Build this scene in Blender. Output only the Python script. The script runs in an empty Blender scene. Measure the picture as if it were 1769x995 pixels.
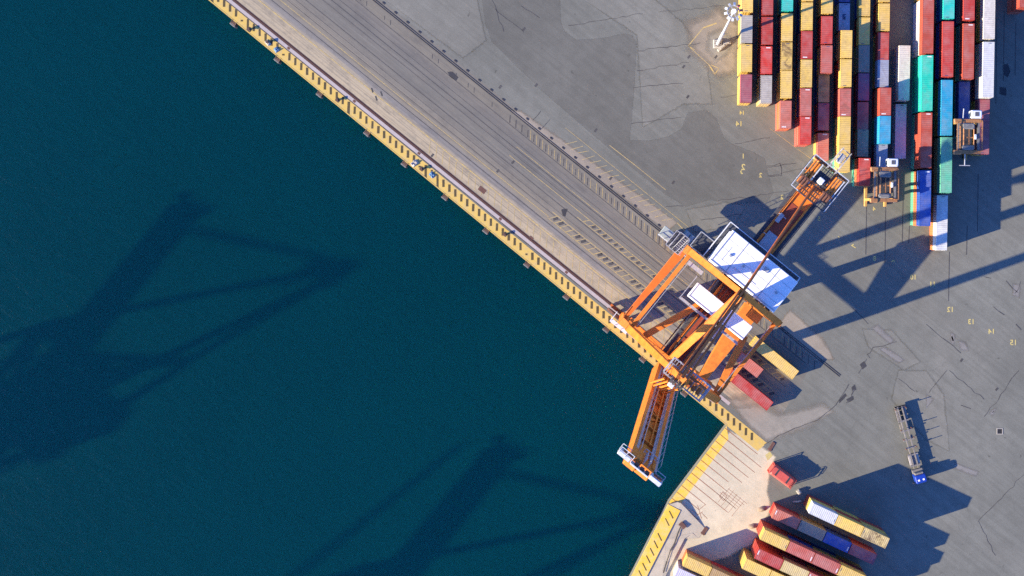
import bpy, bmesh, math, random
from mathutils import Vector, Matrix
R = math.radians
random.seed(7)
scn = bpy.context.scene
COL = scn.collection

# ------------------------------------------------------------------ survey grid
# Aerial survey: metres on the ground from picture coordinates of the air photo,
# for a point that stands h metres above the quay (camera 237 m up, looking straight down).
CAM_H, FPX, NX, NY = 237.0, 1800.0, 1095.0, 365.0
def W(px, py, h=0.0, z=None):
    k = (CAM_H - h) / FPX
    return Vector(((px - NX) * k, (NY - py) * k, h if z is None else z))
A = R(38.9)                                  # quay line
UX, UY = math.cos(A), -math.sin(A)           # u: along the quay
VX, VY = math.sin(A), math.cos(A)            # v: inland
def UV(u, v, z=0.0):
    return Vector((u * UX + v * VX, u * UY + v * VY, z))
def toUV(p):
    return (p.x * UX + p.y * UY, p.x * VX + p.y * VY)

# ------------------------------------------------------------------ materials
def newmat(name):
    m = bpy.data.materials.new(name); m.use_nodes = True
    nt = m.node_tree
    return m, nt, nt.nodes['Principled BSDF']
def node(nt, t, **kw):
    n = nt.nodes.new(t)
    for k, v in kw.items():
        if k in n.inputs.keys() if isinstance(k, str) else False: n.inputs[k].default_value = v
        else: setattr(n, k, v)
    return n
def noise(nt, vec, scale, detail=4, rough=.6, dist=0.0):
    n = nt.nodes.new('ShaderNodeTexNoise')
    n.inputs['Scale'].default_value = scale; n.inputs['Detail'].default_value = detail
    n.inputs['Roughness'].default_value = rough; n.inputs['Distortion'].default_value = dist
    if vec is not None: nt.links.new(vec, n.inputs['Vector'])
    return n.outputs['Fac']
def ramp(nt, fac, stops):
    r = nt.nodes.new('ShaderNodeValToRGB')
    e = r.color_ramp.elements
    while len(e) < len(stops): e.new(.5)
    for el, (p, c) in zip(e, stops):
        el.position = p
        el.color = (c, c, c, 1) if isinstance(c, (int, float)) else (*c, 1)
    nt.links.new(fac, r.inputs['Fac'])
    return r.outputs['Color']
def mix(nt, fac, a, b, mode='MIX'):
    n = nt.nodes.new('ShaderNodeMix'); n.data_type = 'RGBA'; n.blend_type = mode
    def put(sock, v):
        if hasattr(v, 'node'): nt.links.new(v, sock)
        elif isinstance(v, (int, float)) : sock.default_value = v if sock.type == 'VALUE' else (v, v, v, 1)
        else: sock.default_value = (*v, 1)
    put(n.inputs[0], fac); put(n.inputs[6], a); put(n.inputs[7], b)
    return n.outputs[2]
def mth(nt, op, a, b=None, clamp=False):
    n = nt.nodes.new('ShaderNodeMath'); n.operation = op; n.use_clamp = clamp
    for i, v in enumerate((a, b)):
        if v is None: continue
        if hasattr(v, 'node'): nt.links.new(v, n.inputs[i])
        else: n.inputs[i].default_value = v
    return n.outputs[0]
def coords(nt, kind='Object', scale=(1, 1, 1), rot=(0, 0, 0)):
    tc = nt.nodes.new('ShaderNodeTexCoord'); src = tc.outputs[kind]
    if any(rot):
        m0 = nt.nodes.new('ShaderNodeMapping'); m0.inputs['Rotation'].default_value = rot
        nt.links.new(src, m0.inputs['Vector']); src = m0.outputs['Vector']
    mp = nt.nodes.new('ShaderNodeMapping'); mp.inputs['Scale'].default_value = scale
    nt.links.new(src, mp.inputs['Vector'])
    return mp.outputs['Vector']

def plain(name, col, rough=.6, metal=0.0, var=.25, scale=1.5, dirt=(.08, .06, .05), dirt_amt=.25, spec=.4):
    m, nt, b = newmat(name)
    v = coords(nt)
    n1 = noise(nt, v, scale, 5, .65)
    c = mix(nt, ramp(nt, n1, [(.3, 0), (.7, 1)]), [x * (1 - var) for x in col], [min(1, x * (1 + var * .6)) for x in col])
    n2 = noise(nt, v, scale * 3.1, 6, .7)
    f = mth(nt, 'MULTIPLY', ramp(nt, n2, [(.55, 0), (.72, 1)]), dirt_amt)
    c = mix(nt, f, c, dirt)
    nt.links.new(c, b.inputs['Base Color'])
    b.inputs['Roughness'].default_value = rough; b.inputs['Metallic'].default_value = metal
    b.inputs['Specular IOR Level'].default_value = spec
    return m

M = {}
M['orange'] = plain('crane_orange_paint', (.72, .212, .024), .5, 0, .28, .7, (.2, .065, .025), .6)
M['orange_dark'] = plain('crane_orange_worn', (.46, .12, .022), .6, 0, .3, 1.2, (.05, .03, .025), .5)
M['rust'] = plain('rust_brown_steel', (.13, .055, .035), .8, 0, .35, 2, (.03, .02, .02), .5)
M['white'] = plain('white_roof_sheet', (.80, .80, .79), .5, 0, .06, .5, (.45, .44, .42), .25)
M['offwhite'] = plain('white_weathered_paint', (.62, .64, .66), .5, 0, .15, 1.5, (.25, .22, .2), .4)
M['galv'] = plain('galvanised_steel', (.40, .41, .42), .5, .25, .2, 2, (.12, .11, .1), .4)
M['grating'] = plain('dark_grating', (.075, .08, .09), .7, .2, .3, 3, (.03, .03, .03), .4)
M['green_grey'] = plain('grey_green_cabinet', (.30, .34, .31), .6, 0, .15, 1, (.12, .11, .1), .3)
M['rubber'] = plain('black_rubber', (.018, .018, .02), .85, 0, .3, 3, (.05, .045, .04), .4)
M['dark'] = plain('dark_machinery', (.05, .05, .055), .6, .2, .3, 3, (.08, .05, .03), .4)
M['glass'] = plain('tinted_glass', (.03, .05, .07), .1, 0, .1, 1, (.03, .05, .07), 0, .8)
M['yellow_mach'] = plain('yellow_machine_paint', (.50, .29, .08), .55, 0, .3, 1.5, (.1, .06, .03), .6)
M['blue_cab'] = plain('blue_cab_paint', (.012, .045, .30), .35, 0, .1, 1, (.02, .04, .2), .2)
M['chassis'] = plain('grey_chassis_steel', (.20, .185, .165), .65, 0, .35, 2.5, (.08, .05, .04), .6)
M['cream_metal'] = plain('pale_chassis_paint', (.40, .37, .33), .6, 0, .3, 2.5, (.12, .07, .05), .6)
M['concrete_block'] = plain('pale_concrete', (.38, .35, .29), .85, 0, .15, 1.5, (.25, .22, .18), .4)
M['copper'] = plain('worn_hoist_steel', (.40, .19, .075), .5, .3, .3, 2, (.08, .04, .03), .5)
M['fender'] = plain('grey_fender_panel', (.13, .125, .12), .7, 0, .2, 2, (.2, .18, .15), .4)
M['blue_tarp'] = plain('faded_blue_sheet', (.09, .19, .30), .7, 0, .3, 2, (.2, .25, .3), .4)
M['brown_iron'] = plain('brown_iron', (.10, .06, .045), .7, .2, .3, 3, (.04, .025, .02), .5)
M['red_tank'] = plain('faded_red_paint', (.50, .085, .06), .6, 0, .2, 1.3, (.2, .05, .04), .4)

def container_mat(name, fade):
    m, nt, b = newmat(name)
    oi = nt.nodes.new('ShaderNodeObjectInfo')
    tc = nt.nodes.new('ShaderNodeTexCoord')
    off = nt.nodes.new('ShaderNodeVectorMath'); off.operation = 'ADD'
    nt.links.new(tc.outputs['Object'], off.inputs[0])
    sc = mth(nt, 'MULTIPLY', oi.outputs['Random'], 91.0)
    cmb = nt.nodes.new('ShaderNodeCombineXYZ')
    for i in range(3): nt.links.new(sc, cmb.inputs[i])
    nt.links.new(cmb.outputs[0], off.inputs[1])
    v = off.outputs[0]
    n1 = noise(nt, v, .45, 4, .6)
    c = mix(nt, mth(nt, 'MULTIPLY', ramp(nt, n1, [(.35, 0), (.7, 1)]), fade), oi.outputs['Color'], (.46, .40, .36))
    n2 = noise(nt, v, 1.3, 7, .75)
    c = mix(nt, mth(nt, 'MULTIPLY', ramp(nt, n2, [(.42, 0), (.62, .8), (.8, 1)]), .27), c, (.10, .06, .04), 'MIX')
    n3 = noise(nt, v, 3.7, 6, .8)
    c = mix(nt, mth(nt, 'MULTIPLY', ramp(nt, n3, [(.62, 0), (.7, 1)]), .55), c, (.13, .055, .03))
    at = nt.nodes.new('ShaderNodeAttribute'); at.attribute_type = 'OBJECT'; at.attribute_name = 'stain'
    n4 = noise(nt, v, .55, 6, .7, .6)
    c = mix(nt, mth(nt, 'MULTIPLY', ramp(nt, n4, [(.44, 0), (.6, 1)]), at.outputs['Fac']), c, (.10, .055, .03))
    nt.links.new(c, b.inputs['Base Color'])
    nt.links.new(ramp(nt, n2, [(.3, .42), (.8, .8)]), b.inputs['Roughness'])
    b.inputs['Specular IOR Level'].default_value = .35
    bp = nt.nodes.new('ShaderNodeBump'); bp.inputs['Strength'].default_value = .35; bp.inputs['Distance'].default_value = .05
    nt.links.new(noise(nt, v, .9, 3, .5), bp.inputs['Height']); nt.links.new(bp.outputs[0], b.inputs['Normal'])
    return m
M['cont'] = container_mat('container_wall_paint', .04)
M['cont_roof'] = container_mat('container_roof_paint', .24)

def ground_mat(name, base, rot, streak=.30, warm=(.27, .24, .19), warm_amt=.3, crack=.5, light=.25):
    """weathered paving: patches, wheel streaks along one direction, grain, thin cracks"""
    m, nt, b = newmat(name)
    v = coords(nt)
    vs = coords(nt, scale=(.035, .9, 1), rot=(0, 0, rot))
    big = noise(nt, v, .035, 5, .55)
    c = mix(nt, ramp(nt, big, [(.35, 0), (.65, 1)]), [x * .86 for x in base], [x * 1.13 for x in base])
    wn = noise(nt, v, .022, 4, .6, .5)
    c = mix(nt, mth(nt, 'MULTIPLY', ramp(nt, wn, [(.5, 0), (.68, 1)]), warm_amt), c, warm)
    st = noise(nt, vs, 1.0, 7, .7)
    c = mix(nt, mth(nt, 'MULTIPLY', ramp(nt, st, [(.36, 1), (.56, 0)]), streak), c, [x * .5 for x in base])
    c = mix(nt, mth(nt, 'MULTIPLY', ramp(nt, st, [(.55, 0), (.75, 1)]), streak * .8), c, [min(1, x * 1.5) for x in base])
    med = noise(nt, v, .35, 7, .72)
    c = mix(nt, mth(nt, 'MULTIPLY', ramp(nt, med, [(.35, 1), (.55, 0)]), .33), c, [x * .62 for x in base])
    spots = noise(nt, v, .8, 6, .75)
    c = mix(nt, mth(nt, 'MULTIPLY', ramp(nt, spots, [(.64, 0), (.76, 1)]), light), c, [min(1, x * 1.9) for x in base])
    oil = noise(nt, v, .55, 3, .5)
    c = mix(nt, mth(nt, 'MULTIPLY', ramp(nt, oil, [(.24, 1), (.31, 0)]), .55), c, [x * .35 for x in base])
    fine = noise(nt, v, 4.0, 5, .8)
    c = mix(nt, .22, c, ramp(nt, fine, [(.3, .0), (.7, .75)]), 'OVERLAY')
    vo = nt.nodes.new('ShaderNodeTexVoronoi'); vo.feature = 'DISTANCE_TO_EDGE'; vo.inputs['Scale'].default_value = .055
    wv = nt.nodes.new('ShaderNodeVectorMath'); wv.operation = 'MULTIPLY_ADD'
    nz = nt.nodes.new('ShaderNodeTexNoise'); nz.inputs['Scale'].default_value = .25; nz.inputs['Detail'].default_value = 6
    nt.links.new(v, nz.inputs['Vector'])
    nt.links.new(nz.outputs['Color'], wv.inputs[0]); wv.inputs[1].default_value = (5, 5, 5); nt.links.new(v, wv.inputs[2])
    nt.links.new(wv.outputs[0], vo.inputs['Vector'])
    ck = ramp(nt, vo.outputs['Distance'], [(.0, 1), (.009, 0)])
    ckm = ramp(nt, noise(nt, v, .05, 3, .5), [(.5, 0), (.6, 1)])
    ckf = mth(nt, 'MULTIPLY', mth(nt, 'MULTIPLY', ck, ckm), crack)
    c = mix(nt, ckf, c, [x * .3 for x in base])
    nt.links.new(c, b.inputs['Base Color'])
    b.inputs['Roughness'].default_value = .9; b.inputs['Specular IOR Level'].default_value = .15
    bp = nt.nodes.new('ShaderNodeBump'); bp.inputs['Strength'].default_value = .25; bp.inputs['Distance'].default_value = .06
    nt.links.new(med, bp.inputs['Height']); nt.links.new(bp.outputs[0], b.inputs['Normal'])
    return m, nt, b

M['paving'] = ground_mat('yard_paving', (.170, .171, .142), A, .26, warm_amt=.2, crack=.16)[0]

def soft(mt, scale=.5, sharp=.12):
    """ragged edge: fades out where the 'fade' attribute falls to 0"""
    m, nt, b = mt
    at = nt.nodes.new('ShaderNodeAttribute'); at.attribute_name = 'fade'
    n = noise(nt, coords(nt), scale, 7, .75)
    f = mth(nt, 'ADD', at.outputs['Fac'], mth(nt, 'MULTIPLY', mth(nt, 'SUBTRACT', n, .5), 1.1))
    r = nt.nodes.new('ShaderNodeMapRange'); r.inputs[1].default_value = .5 - sharp; r.inputs[2].default_value = .5 + sharp
    nt.links.new(f, r.inputs[0])
    nt.links.new(r.outputs[0], b.inputs['Alpha'])
    return m
M['asphalt'] = soft(ground_mat('smooth_asphalt', (.142, .141, .118), A, .2, warm_amt=.1, crack=.2, light=.1), .6, .1)
M['light_patch'] = soft(ground_mat('pale_paving', (.190, .188, .155), A, .25, warm_amt=.2, crack=.2), .6, .3)
M['beige'] = soft(ground_mat('sandy_paving', (.27, .235, .18), A, .2, (.33, .27, .18), .5, .1), .3, .35)
M['cream'] = soft(ground_mat('cream_dock_concrete', (.56, .495, .34), A, .12, (.47, .39, .25), .5, .1, .15), .25, .2)
M['scuff'] = soft(ground_mat('scuffed_pale_dust', (.215, .207, .185), A, .3, crack=0), .35, .3)
M['pale_concrete'] = soft(ground_mat('pale_worn_concrete', (.275, .255, .205), A, .15, (.38, .31, .22), .5, .2, .2), .18, .35)
M['oilstain'] = soft(ground_mat('dark_oil_stain', (.055, .055, .058), A, .2, warm_amt=0, crack=0, light=0), .5, .2)

def apron_mat():
    m, nt, b = ground_mat('quay_apron_paving', (.16, .152, .150), 0, .5, (.2, .18, .14), .25, .15)
    col = b.inputs['Base Color'].links[0].from_socket
    tc = nt.nodes.new('ShaderNodeTexCoord'); sp = nt.nodes.new('ShaderNodeSeparateXYZ')
    nt.links.new(tc.outputs['Object'], sp.inputs[0])
    wob = noise(nt, coords(nt, scale=(.04, .3, 1)), 1.0, 4, .6)
    y = mth(nt, 'ADD', sp.outputs['Y'], mth(nt, 'MULTIPLY', mth(nt, 'SUBTRACT', wob, .5), 2.6))
    t = nt.nodes.new('ShaderNodeMapRange'); t.inputs[1].default_value = -26; t.inputs[2].default_value = 4
    nt.links.new(y, t.inputs[0])
    def P(v): return (v + 26) / 30
    tint = ramp(nt, t.outputs[0], [
        (P(-20), (.50, .40, .235)), (P(-16.0), (.46, .375, .23)), (P(-15.3), (.24, .225, .195)), (P(-14.4), (.215, .202, .175)),
        (P(-13.6), (.245, .213, .145)), (P(-11.5), (.205, .184, .135)), (P(-9), (.160, .154, .122)), (P(-6), (.134, .131, .108)),
        (P(-3.2), (.148, .139, .113)), (P(-1.6), (.19, .172, .122)), (P(2.5), (.174, .164, .128))])
    d = mix(nt, .78, col, tint)
    # dark wheel tracks at fixed offsets
    fine = noise(nt, coords(nt, scale=(.012, 2.2, 1)), 1.0, 8, .75)
    d = mix(nt, mth(nt, 'MULTIPLY', ramp(nt, fine, [(.38, 1), (.54, 0)]), .5), d, (.085, .081, .078))
    lite = noise(nt, coords(nt, scale=(.02, 1.3, 1)), 1.0, 8, .75)
    d = mix(nt, mth(nt, 'MULTIPLY', ramp(nt, lite, [(.52, 0), (.7, 1)]), .4), d, (.27, .25, .20))
    rub = noise(nt, coords(nt, scale=(.25, .5, 1)), 1.0, 7, .75)
    d = mix(nt, mth(nt, 'MULTIPLY', ramp(nt, rub, [(.34, 1), (.52, 0)]), .48), d, (.095, .09, .08))
    mot = noise(nt, coords(nt, scale=(.05, .09, 1)), 1.0, 6, .7)
    d = mix(nt, mth(nt, 'MULTIPLY', ramp(nt, mot, [(.4, 0), (.65, 1)]), .28), d, (.25, .225, .17))
    nt.links.new(d, b.inputs['Base Color'])
    return m
M['apron'] = apron_mat()

def paint_mat(name, col, wear=.5, wearcol=(.19, .18, .17), scale=1.2, thr=.55):
    m, nt, b = newmat(name)
    v = coords(nt)
    n = noise(nt, v, scale, 7, .8)
    c = mix(nt, mth(nt, 'MULTIPLY', ramp(nt, n, [(thr - .08, 0), (thr + .1, 1)]), wear), col, wearcol)
    n2 = noise(nt, v, .3, 4, .6)
    c = mix(nt, mth(nt, 'MULTIPLY', ramp(nt, n2, [(.4, 0), (.7, 1)]), .25), c, [x * .7 for x in col])
    nt.links.new(c, b.inputs['Base Color']); b.inputs['Roughness'].default_value = .8
    b.inputs['Specular IOR Level'].default_value = .2
    return m
M['haz_yellow'] = paint_mat('hazard_yellow', (.57, .39, .095), .65, (.38, .31, .20), .8)
M['haz_black'] = paint_mat('hazard_black', (.075, .058, .03), .5, (.32, .24, .1), 1.6, .6)
M['dock_yellow'] = paint_mat('bright_dock_yellow', (.72, .46, .05), .55, (.56, .46, .26), .9, .52)
M['line_yellow'] = paint_mat('faded_line_yellow', (.50, .37, .12), .75, (.22, .20, .17), 1.5, .5)
M['number_yellow'] = paint_mat('stencil_yellow', (.50, .41, .14), .6, (.25, .22, .17), 1.5)
M['line_dark'] = paint_mat('dark_joint', (.062, .059, .055), .6, (.14, .135, .135), 1.0)
M['kerb'] = paint_mat('pale_kerb', (.40, .345, .31), .4, (.3, .27, .25))
M['groove'] = paint_mat('rusty_rail_groove', (.085, .035, .028), .4, (.05, .03, .03))
M['steel_rail'] = paint_mat('dark_crane_rail', (.035, .034, .036), .3, (.1, .09, .09))
M['rust_line'] = paint_mat('rust_joint', (.26, .085, .035), .5, (.42, .33, .22), 1.2, .56)
M['rust_plate'] = paint_mat('rust_plate', (.12, .06, .045), .5, (.2, .13, .1))
M['quay_wall'] = plain('quay_wall_concrete', (.20, .18, .15), .9, 0, .3, .6, (.05, .05, .04), .5)

def water_mat():
    """murky harbour water: thin turbid skin over a scattering, absorbing body"""
    m = bpy.data.materials.new('harbour_water'); m.use_nodes = True
    nt = m.node_tree; nt.nodes.clear()
    out = nt.nodes.new('ShaderNodeOutputMaterial')
    v = coords(nt)
    big = noise(nt, v, .004, 4, .55)
    c = mix(nt, ramp(nt, big, [(.35, 0), (.65, 1)]), (.0010, .040, .045), (.0014, .066, .080))
    med = noise(nt, v, .05, 7, .7, .6)
    c = mix(nt, mth(nt, 'MULTIPLY', ramp(nt, med, [(.35, 0), (.7, 1)]), .4), c, (.0016, .080, .088))
    w1 = noise(nt, coords(nt, scale=(.5, 1, 1), rot=(0, 0, .5)), .45, 6, .66, .4)
    w2 = noise(nt, v, 2.2, 4, .6)
    h = mth(nt, 'ADD', w1, mth(nt, 'MULTIPLY', w2, .22))
    bp = nt.nodes.new('ShaderNodeBump'); bp.inputs['Strength'].default_value = .5; bp.inputs['Distance'].default_value = .36
    nt.links.new(h, bp.inputs['Height'])
    dif = nt.nodes.new('ShaderNodeBsdfDiffuse'); nt.links.new(c, dif.inputs['Color']); nt.links.new(bp.outputs[0], dif.inputs['Normal'])
    tr = nt.nodes.new('ShaderNodeBsdfTransparent')
    m1 = nt.nodes.new('ShaderNodeMixShader'); m1.inputs[0].default_value = .19
    nt.links.new(tr.outputs[0], m1.inputs[1]); nt.links.new(dif.outputs[0], m1.inputs[2])
    gl = nt.nodes.new('ShaderNodeBsdfGlossy'); gl.inputs['Roughness'].default_value = .15; nt.links.new(bp.outputs[0], gl.inputs['Normal'])
    fr = nt.nodes.new('ShaderNodeFresnel'); fr.inputs['IOR'].default_value = 1.25; nt.links.new(bp.outputs[0], fr.inputs['Normal'])
    m2 = nt.nodes.new('ShaderNodeMixShader'); nt.links.new(fr.outputs[0], m2.inputs[0])
    nt.links.new(m1.outputs[0], m2.inputs[1]); nt.links.new(gl.outputs[0], m2.inputs[2])
    nt.links.new(m2.outputs[0], out.inputs['Surface'])
    wc = (.010, .82, .54, 1)
    vs = nt.nodes.new('ShaderNodeVolumeScatter'); vs.inputs['Color'].default_value = wc; vs.inputs['Density'].default_value = .15
    va = nt.nodes.new('ShaderNodeVolumeAbsorption'); va.inputs['Color'].default_value = wc; va.inputs['Density'].default_value = .15
    ad = nt.nodes.new('ShaderNodeAddShader'); nt.links.new(vs.outputs[0], ad.inputs[0]); nt.links.new(va.outputs[0], ad.inputs[1])
    nt.links.new(ad.outputs[0], out.inputs['Volume'])
    return m
M['water'] = water_mat()

# ------------------------------------------------------------------ mesh helpers
class MB:
    def __init__(s): s.v = []; s.f = []; s.fade = []
    def add(s, vs, fs, fade=None):
        o = len(s.v); s.v += [tuple(p) for p in vs]; s.f += [[i + o for i in f] for f in fs]
        s.fade += list(fade) if fade else [1.0] * len(vs)
        return s
    def box(s, x0, x1, y0, y1, z0, z1):
        return s.add([(x0, y0, z0), (x1, y0, z0), (x1, y1, z0), (x0, y1, z0), (x0, y0, z1), (x1, y0, z1), (x1, y1, z1), (x0, y1, z1)],
              [(3, 2, 1, 0), (4, 5, 6, 7), (0, 1, 5, 4), (1, 2, 6, 5), (2, 3, 7, 6), (3, 0, 4, 7)])
    def bbox(s, x0, x1, y0, y1, z0, z1, b=.08):
        """box with chamfered upright and top edges"""
        b = min(b, (x1 - x0) * .3, (y1 - y0) * .3, (z1 - z0) * .3)
        def ring(i, z):
            return [(x0 + i + b, y0 + i, z), (x1 - i - b, y0 + i, z), (x1 - i, y0 + i + b, z), (x1 - i, y1 - i - b, z),
                    (x1 - i - b, y1 - i, z), (x0 + i + b, y1 - i, z), (x0 + i, y1 - i - b, z), (x0 + i, y0 + i + b, z)]
        vs = ring(0, z0) + ring(0, z1 - b) + ring(b * .9, z1)
        fs = [tuple(range(7, -1, -1)), tuple(range(16, 24))]
        for k in (0, 8):
            for i in range(8):
                j = (i + 1) % 8
                fs.append((k + i, k + j, k + 8 + j, k + 8 + i))
        return s.add(vs, fs)
    def bar(s, p, q, w, h=None, w2=None, h2=None):
        """box beam from p to q, w wide (level), h deep, may taper"""
        p, q = Vector(p), Vector(q); h = h or w; w2 = w2 or w; h2 = h2 or h
        d = (q - p).normalized(); up = Vector((0, 0, 1))
        if abs(d.z) > .97: up = Vector((0, 1, 0))
        x = d.cross(up).normalized(); y = x.cross(d).normalized()
        vs = []
        for c, ww, hh in ((p, w, h), (q, w2, h2)):
            for a, b in ((-1, -1), (1, -1), (1, 1), (-1, 1)): vs.append(c + x * a * ww / 2 + y * b * hh / 2)
        return s.add(vs, [(0, 1, 2, 3), (7, 6, 5, 4), (0, 4, 5, 1), (1, 5, 6, 2), (2, 6, 7, 3), (3, 7, 4, 0)])
    def tube(s, p, q, r, r2=None, n=10):
        p, q = Vector(p), Vector(q); r2 = r if r2 is None else r2
        d = (q - p).normalized(); up = Vector((0, 0, 1))
        if abs(d.z) > .97: up = Vector((0, 1, 0))
        x = d.cross(up).normalized(); y = x.cross(d).normalized()
        vs = [c + (x * math.cos(2 * math.pi * i / n) + y * math.sin(2 * math.pi * i / n)) * rr for c, rr in ((p, r), (q, r2)) for i in range(n)]
        fs = [(i, (i + 1) % n, n + (i + 1) % n, n + i) for i in range(n)] + [tuple(range(n - 1, -1, -1)), tuple(range(n, 2 * n))]
        return s.add(vs, fs)
    def prism(s, pts, z0, z1):
        n = len(pts); t = z1 if isinstance(z1, (list, tuple)) else [z1] * n
        vs = [(p[0], p[1], z0) for p in pts] + [(p[0], p[1], t[i]) for i, p in enumerate(pts)]
        return s.add(vs, [tuple(range(n - 1, -1, -1)), tuple(range(n, 2 * n))] + [(i, (i + 1) % n, n + (i + 1) % n, n + i) for i in range(n)])
    def flat(s, pts, z):
        return s.add([(p[0], p[1], z) for p in pts], [tuple(range(len(pts)))])
    def stripe(s, p, q, w, z, w2=None):
        p, q = Vector((p[0], p[1])), Vector((q[0], q[1])); d = (q - p).normalized(); n = Vector((-d.y, d.x))
        w2 = w if w2 is None else w2
        return s.flat([p - n * w / 2, q - n * w2 / 2, q + n * w2 / 2, p + n * w / 2], z)
    def poly(s, pts, w, z):
        for a, b in zip(pts, pts[1:]): s.stripe(a, b, w * random.uniform(.6, 1.4), z)
        return s
    def rail(s, pts, h=1.1, t=.1, posts=2.2, mid=True):
        """handrail along a path of floor points"""
        pts = [Vector(p) for p in pts]; up = Vector((0, 0, h))
        for a, b in zip(pts, pts[1:]):
            s.bar(a + up, b + up, t)
            if mid: s.bar(a + up * .5, b + up * .5, t * .7)
            n = max(1, round((b - a).length / posts))
            for i in range(n + 1): c = a.lerp(b, i / n); s.bar(c, c + up, t * .8)
        return s
    def build(s, name, mat, parent=None, smooth=False):
        me = bpy.data.meshes.new(name); me.from_pydata(s.v, [], s.f)
        bm = bmesh.new(); bm.from_mesh(me); bmesh.ops.recalc_face_normals(bm, faces=bm.faces); bm.to_mesh(me); bm.free()
        if any(x < 1 for x in s.fade):
            at = me.attributes.new('fade', 'FLOAT', 'POINT')
            for i, x in enumerate(s.fade): at.data[i].value = x
        me.materials.append(mat)
        if smooth:
            for p in me.polygons: p.use_smooth = True
        o = bpy.data.objects.new(name, me); COL.objects.link(o)
        if parent is not None: o.parent = parent
        return o
def sheet(mb, name, mat, **k):
    """flat ground sheet: all faces look up"""
    me = bpy.data.meshes.new(name); me.from_pydata(mb.v, [], mb.f)
    bm = bmesh.new(); bm.from_mesh(me)
    bm.normal_update()
    for f in bm.faces:
        if f.normal.z < 0: f.normal_flip()
    bm.to_mesh(me); bm.free()
    at = me.attributes.new('fade', 'FLOAT', 'POINT')
    for i, x in enumerate(mb.fade): at.data[i].value = x
    me.materials.append(mat)
    o = bpy.data.objects.new(name, me); COL.objects.link(o)
    o['kind'] = 'structure'
    return o
def tag(o, label, cat, group=None):
    o['label'] = label; o['category'] = cat
    if group: o['group'] = group
    return o
def empty(name, loc, rz=0.0):
    o = bpy.data.objects.new(name, None); COL.objects.link(o)
    o.location = loc; o.rotation_euler = (0, 0, rz); o.empty_display_size = .5
    return o
def part(mb, name, mat, parent, label=None, smooth=False):
    o = mb.build(name, mat, parent, smooth)
    if label: o['label'] = label
    return o
def copy_tree(o, parent=None):
    c = o.copy(); COL.objects.link(c)
    if parent is not None: c.parent = parent
    for ch in list(o.children): copy_tree(ch, c)
    return c
def patch(mb, pxs, z, w):
    """ground patch traced on the survey grid, ragged rim w metres wide"""
    pts = [W(*p).to_2d() for p in pxs]
    ar = sum(a.x * b.y - b.x * a.y for a, b in zip(pts, pts[1:] + pts[:1]))
    if ar < 0: pts.reverse()
    n = len(pts); inn, out = [], []
    for i in range(n):
        a, b, c = pts[i - 1], pts[i], pts[(i + 1) % n]
        d1, d2 = (b - a).normalized(), (c - b).normalized()
        nn = Vector((d1.y, -d1.x)) + Vector((d2.y, -d2.x))
        nn = nn.normalized() if nn.length > .1 else Vector((d1.y, -d1.x))
        inn.append(b - nn * w); out.append(b + nn * w)
    vs = [(p.x, p.y, z) for p in inn + out]
    fs = [tuple(range(n))] + [(i, n + i, n + (i + 1) % n, (i + 1) % n) for i in range(n)]
    mb.add(vs, fs, [1.0] * n + [0.0] * n)

# ------------------------------------------------------------------ setting: water, land, quay
Z1, Z2, Z3, Z4, Z5 = .004, .008, .012, .016, .020
wm = MB(); wm.box(-5000, 5000, -5000, 5000, -24, -2.6)
water = wm.build('water', M['water']); water['kind'] = 'structure'
sm = MB(); sm.flat([(-5200, -5200), (5200, -5200), (5200, 5200), (-5200, 5200)], -24.5)
seabed = sheet(sm, 'seabed', plain('dark_seabed_mud', (.03, .035, .03), .9))

E0, E1, E2, E3 = W(360, 0), W(1255, 735), W(1155, 868), W(1090, 995)
edge_dir = (E1 - E0).normalized()
far_up = E0 - edge_dir * 900
dock_dir = (E3 - E2).normalized()
E4 = E3 + dock_dir * 22
land_pts = [far_up, E1, E2, E3, E4, Vector((E4.x, -2500, 0)), Vector((3500, -2500, 0)), Vector((3500, 3500, 0)), Vector((far_up.x, 3500, 0))]
lm = MB(); lm.prism([(p.x, p.y) for p in land_pts], -9, 0.0)
land = lm.build('ground', M['paving']); land['kind'] = 'structure'

# far pier, out of sight on the left, carrying the two cranes whose shadows cross the water
FC = Vector((-255.7 - 3.3, -78.2 - 3.3, 0)); FC2 = FC + Vector((72.5, -56.0, 0))
pm = MB()
pa, pb = FC + UV(-260, 14.5), FC + UV(420, 14.5); pc, pd = FC + UV(420, -80), FC + UV(-260, -80)
pm.prism([(p.x, p.y) for p in (pa, pb, pc, pd)], -9, 0)
pier = pm.build('pier_ground', M['paving']); pier['kind'] = 'structure'

# apron sheet in quay coordinates
am = MB()
u0, u1 = -330, 56
am.flat([(u0, -19.3), (u1, -19.3), (u1 - 3, 1.2), (u0, 1.2)], 0)
ap = sheet(am, 'quay_apron', M['apron']); ap.location.z = Z1; ap.rotation_euler = (0, 0, -A)

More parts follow.
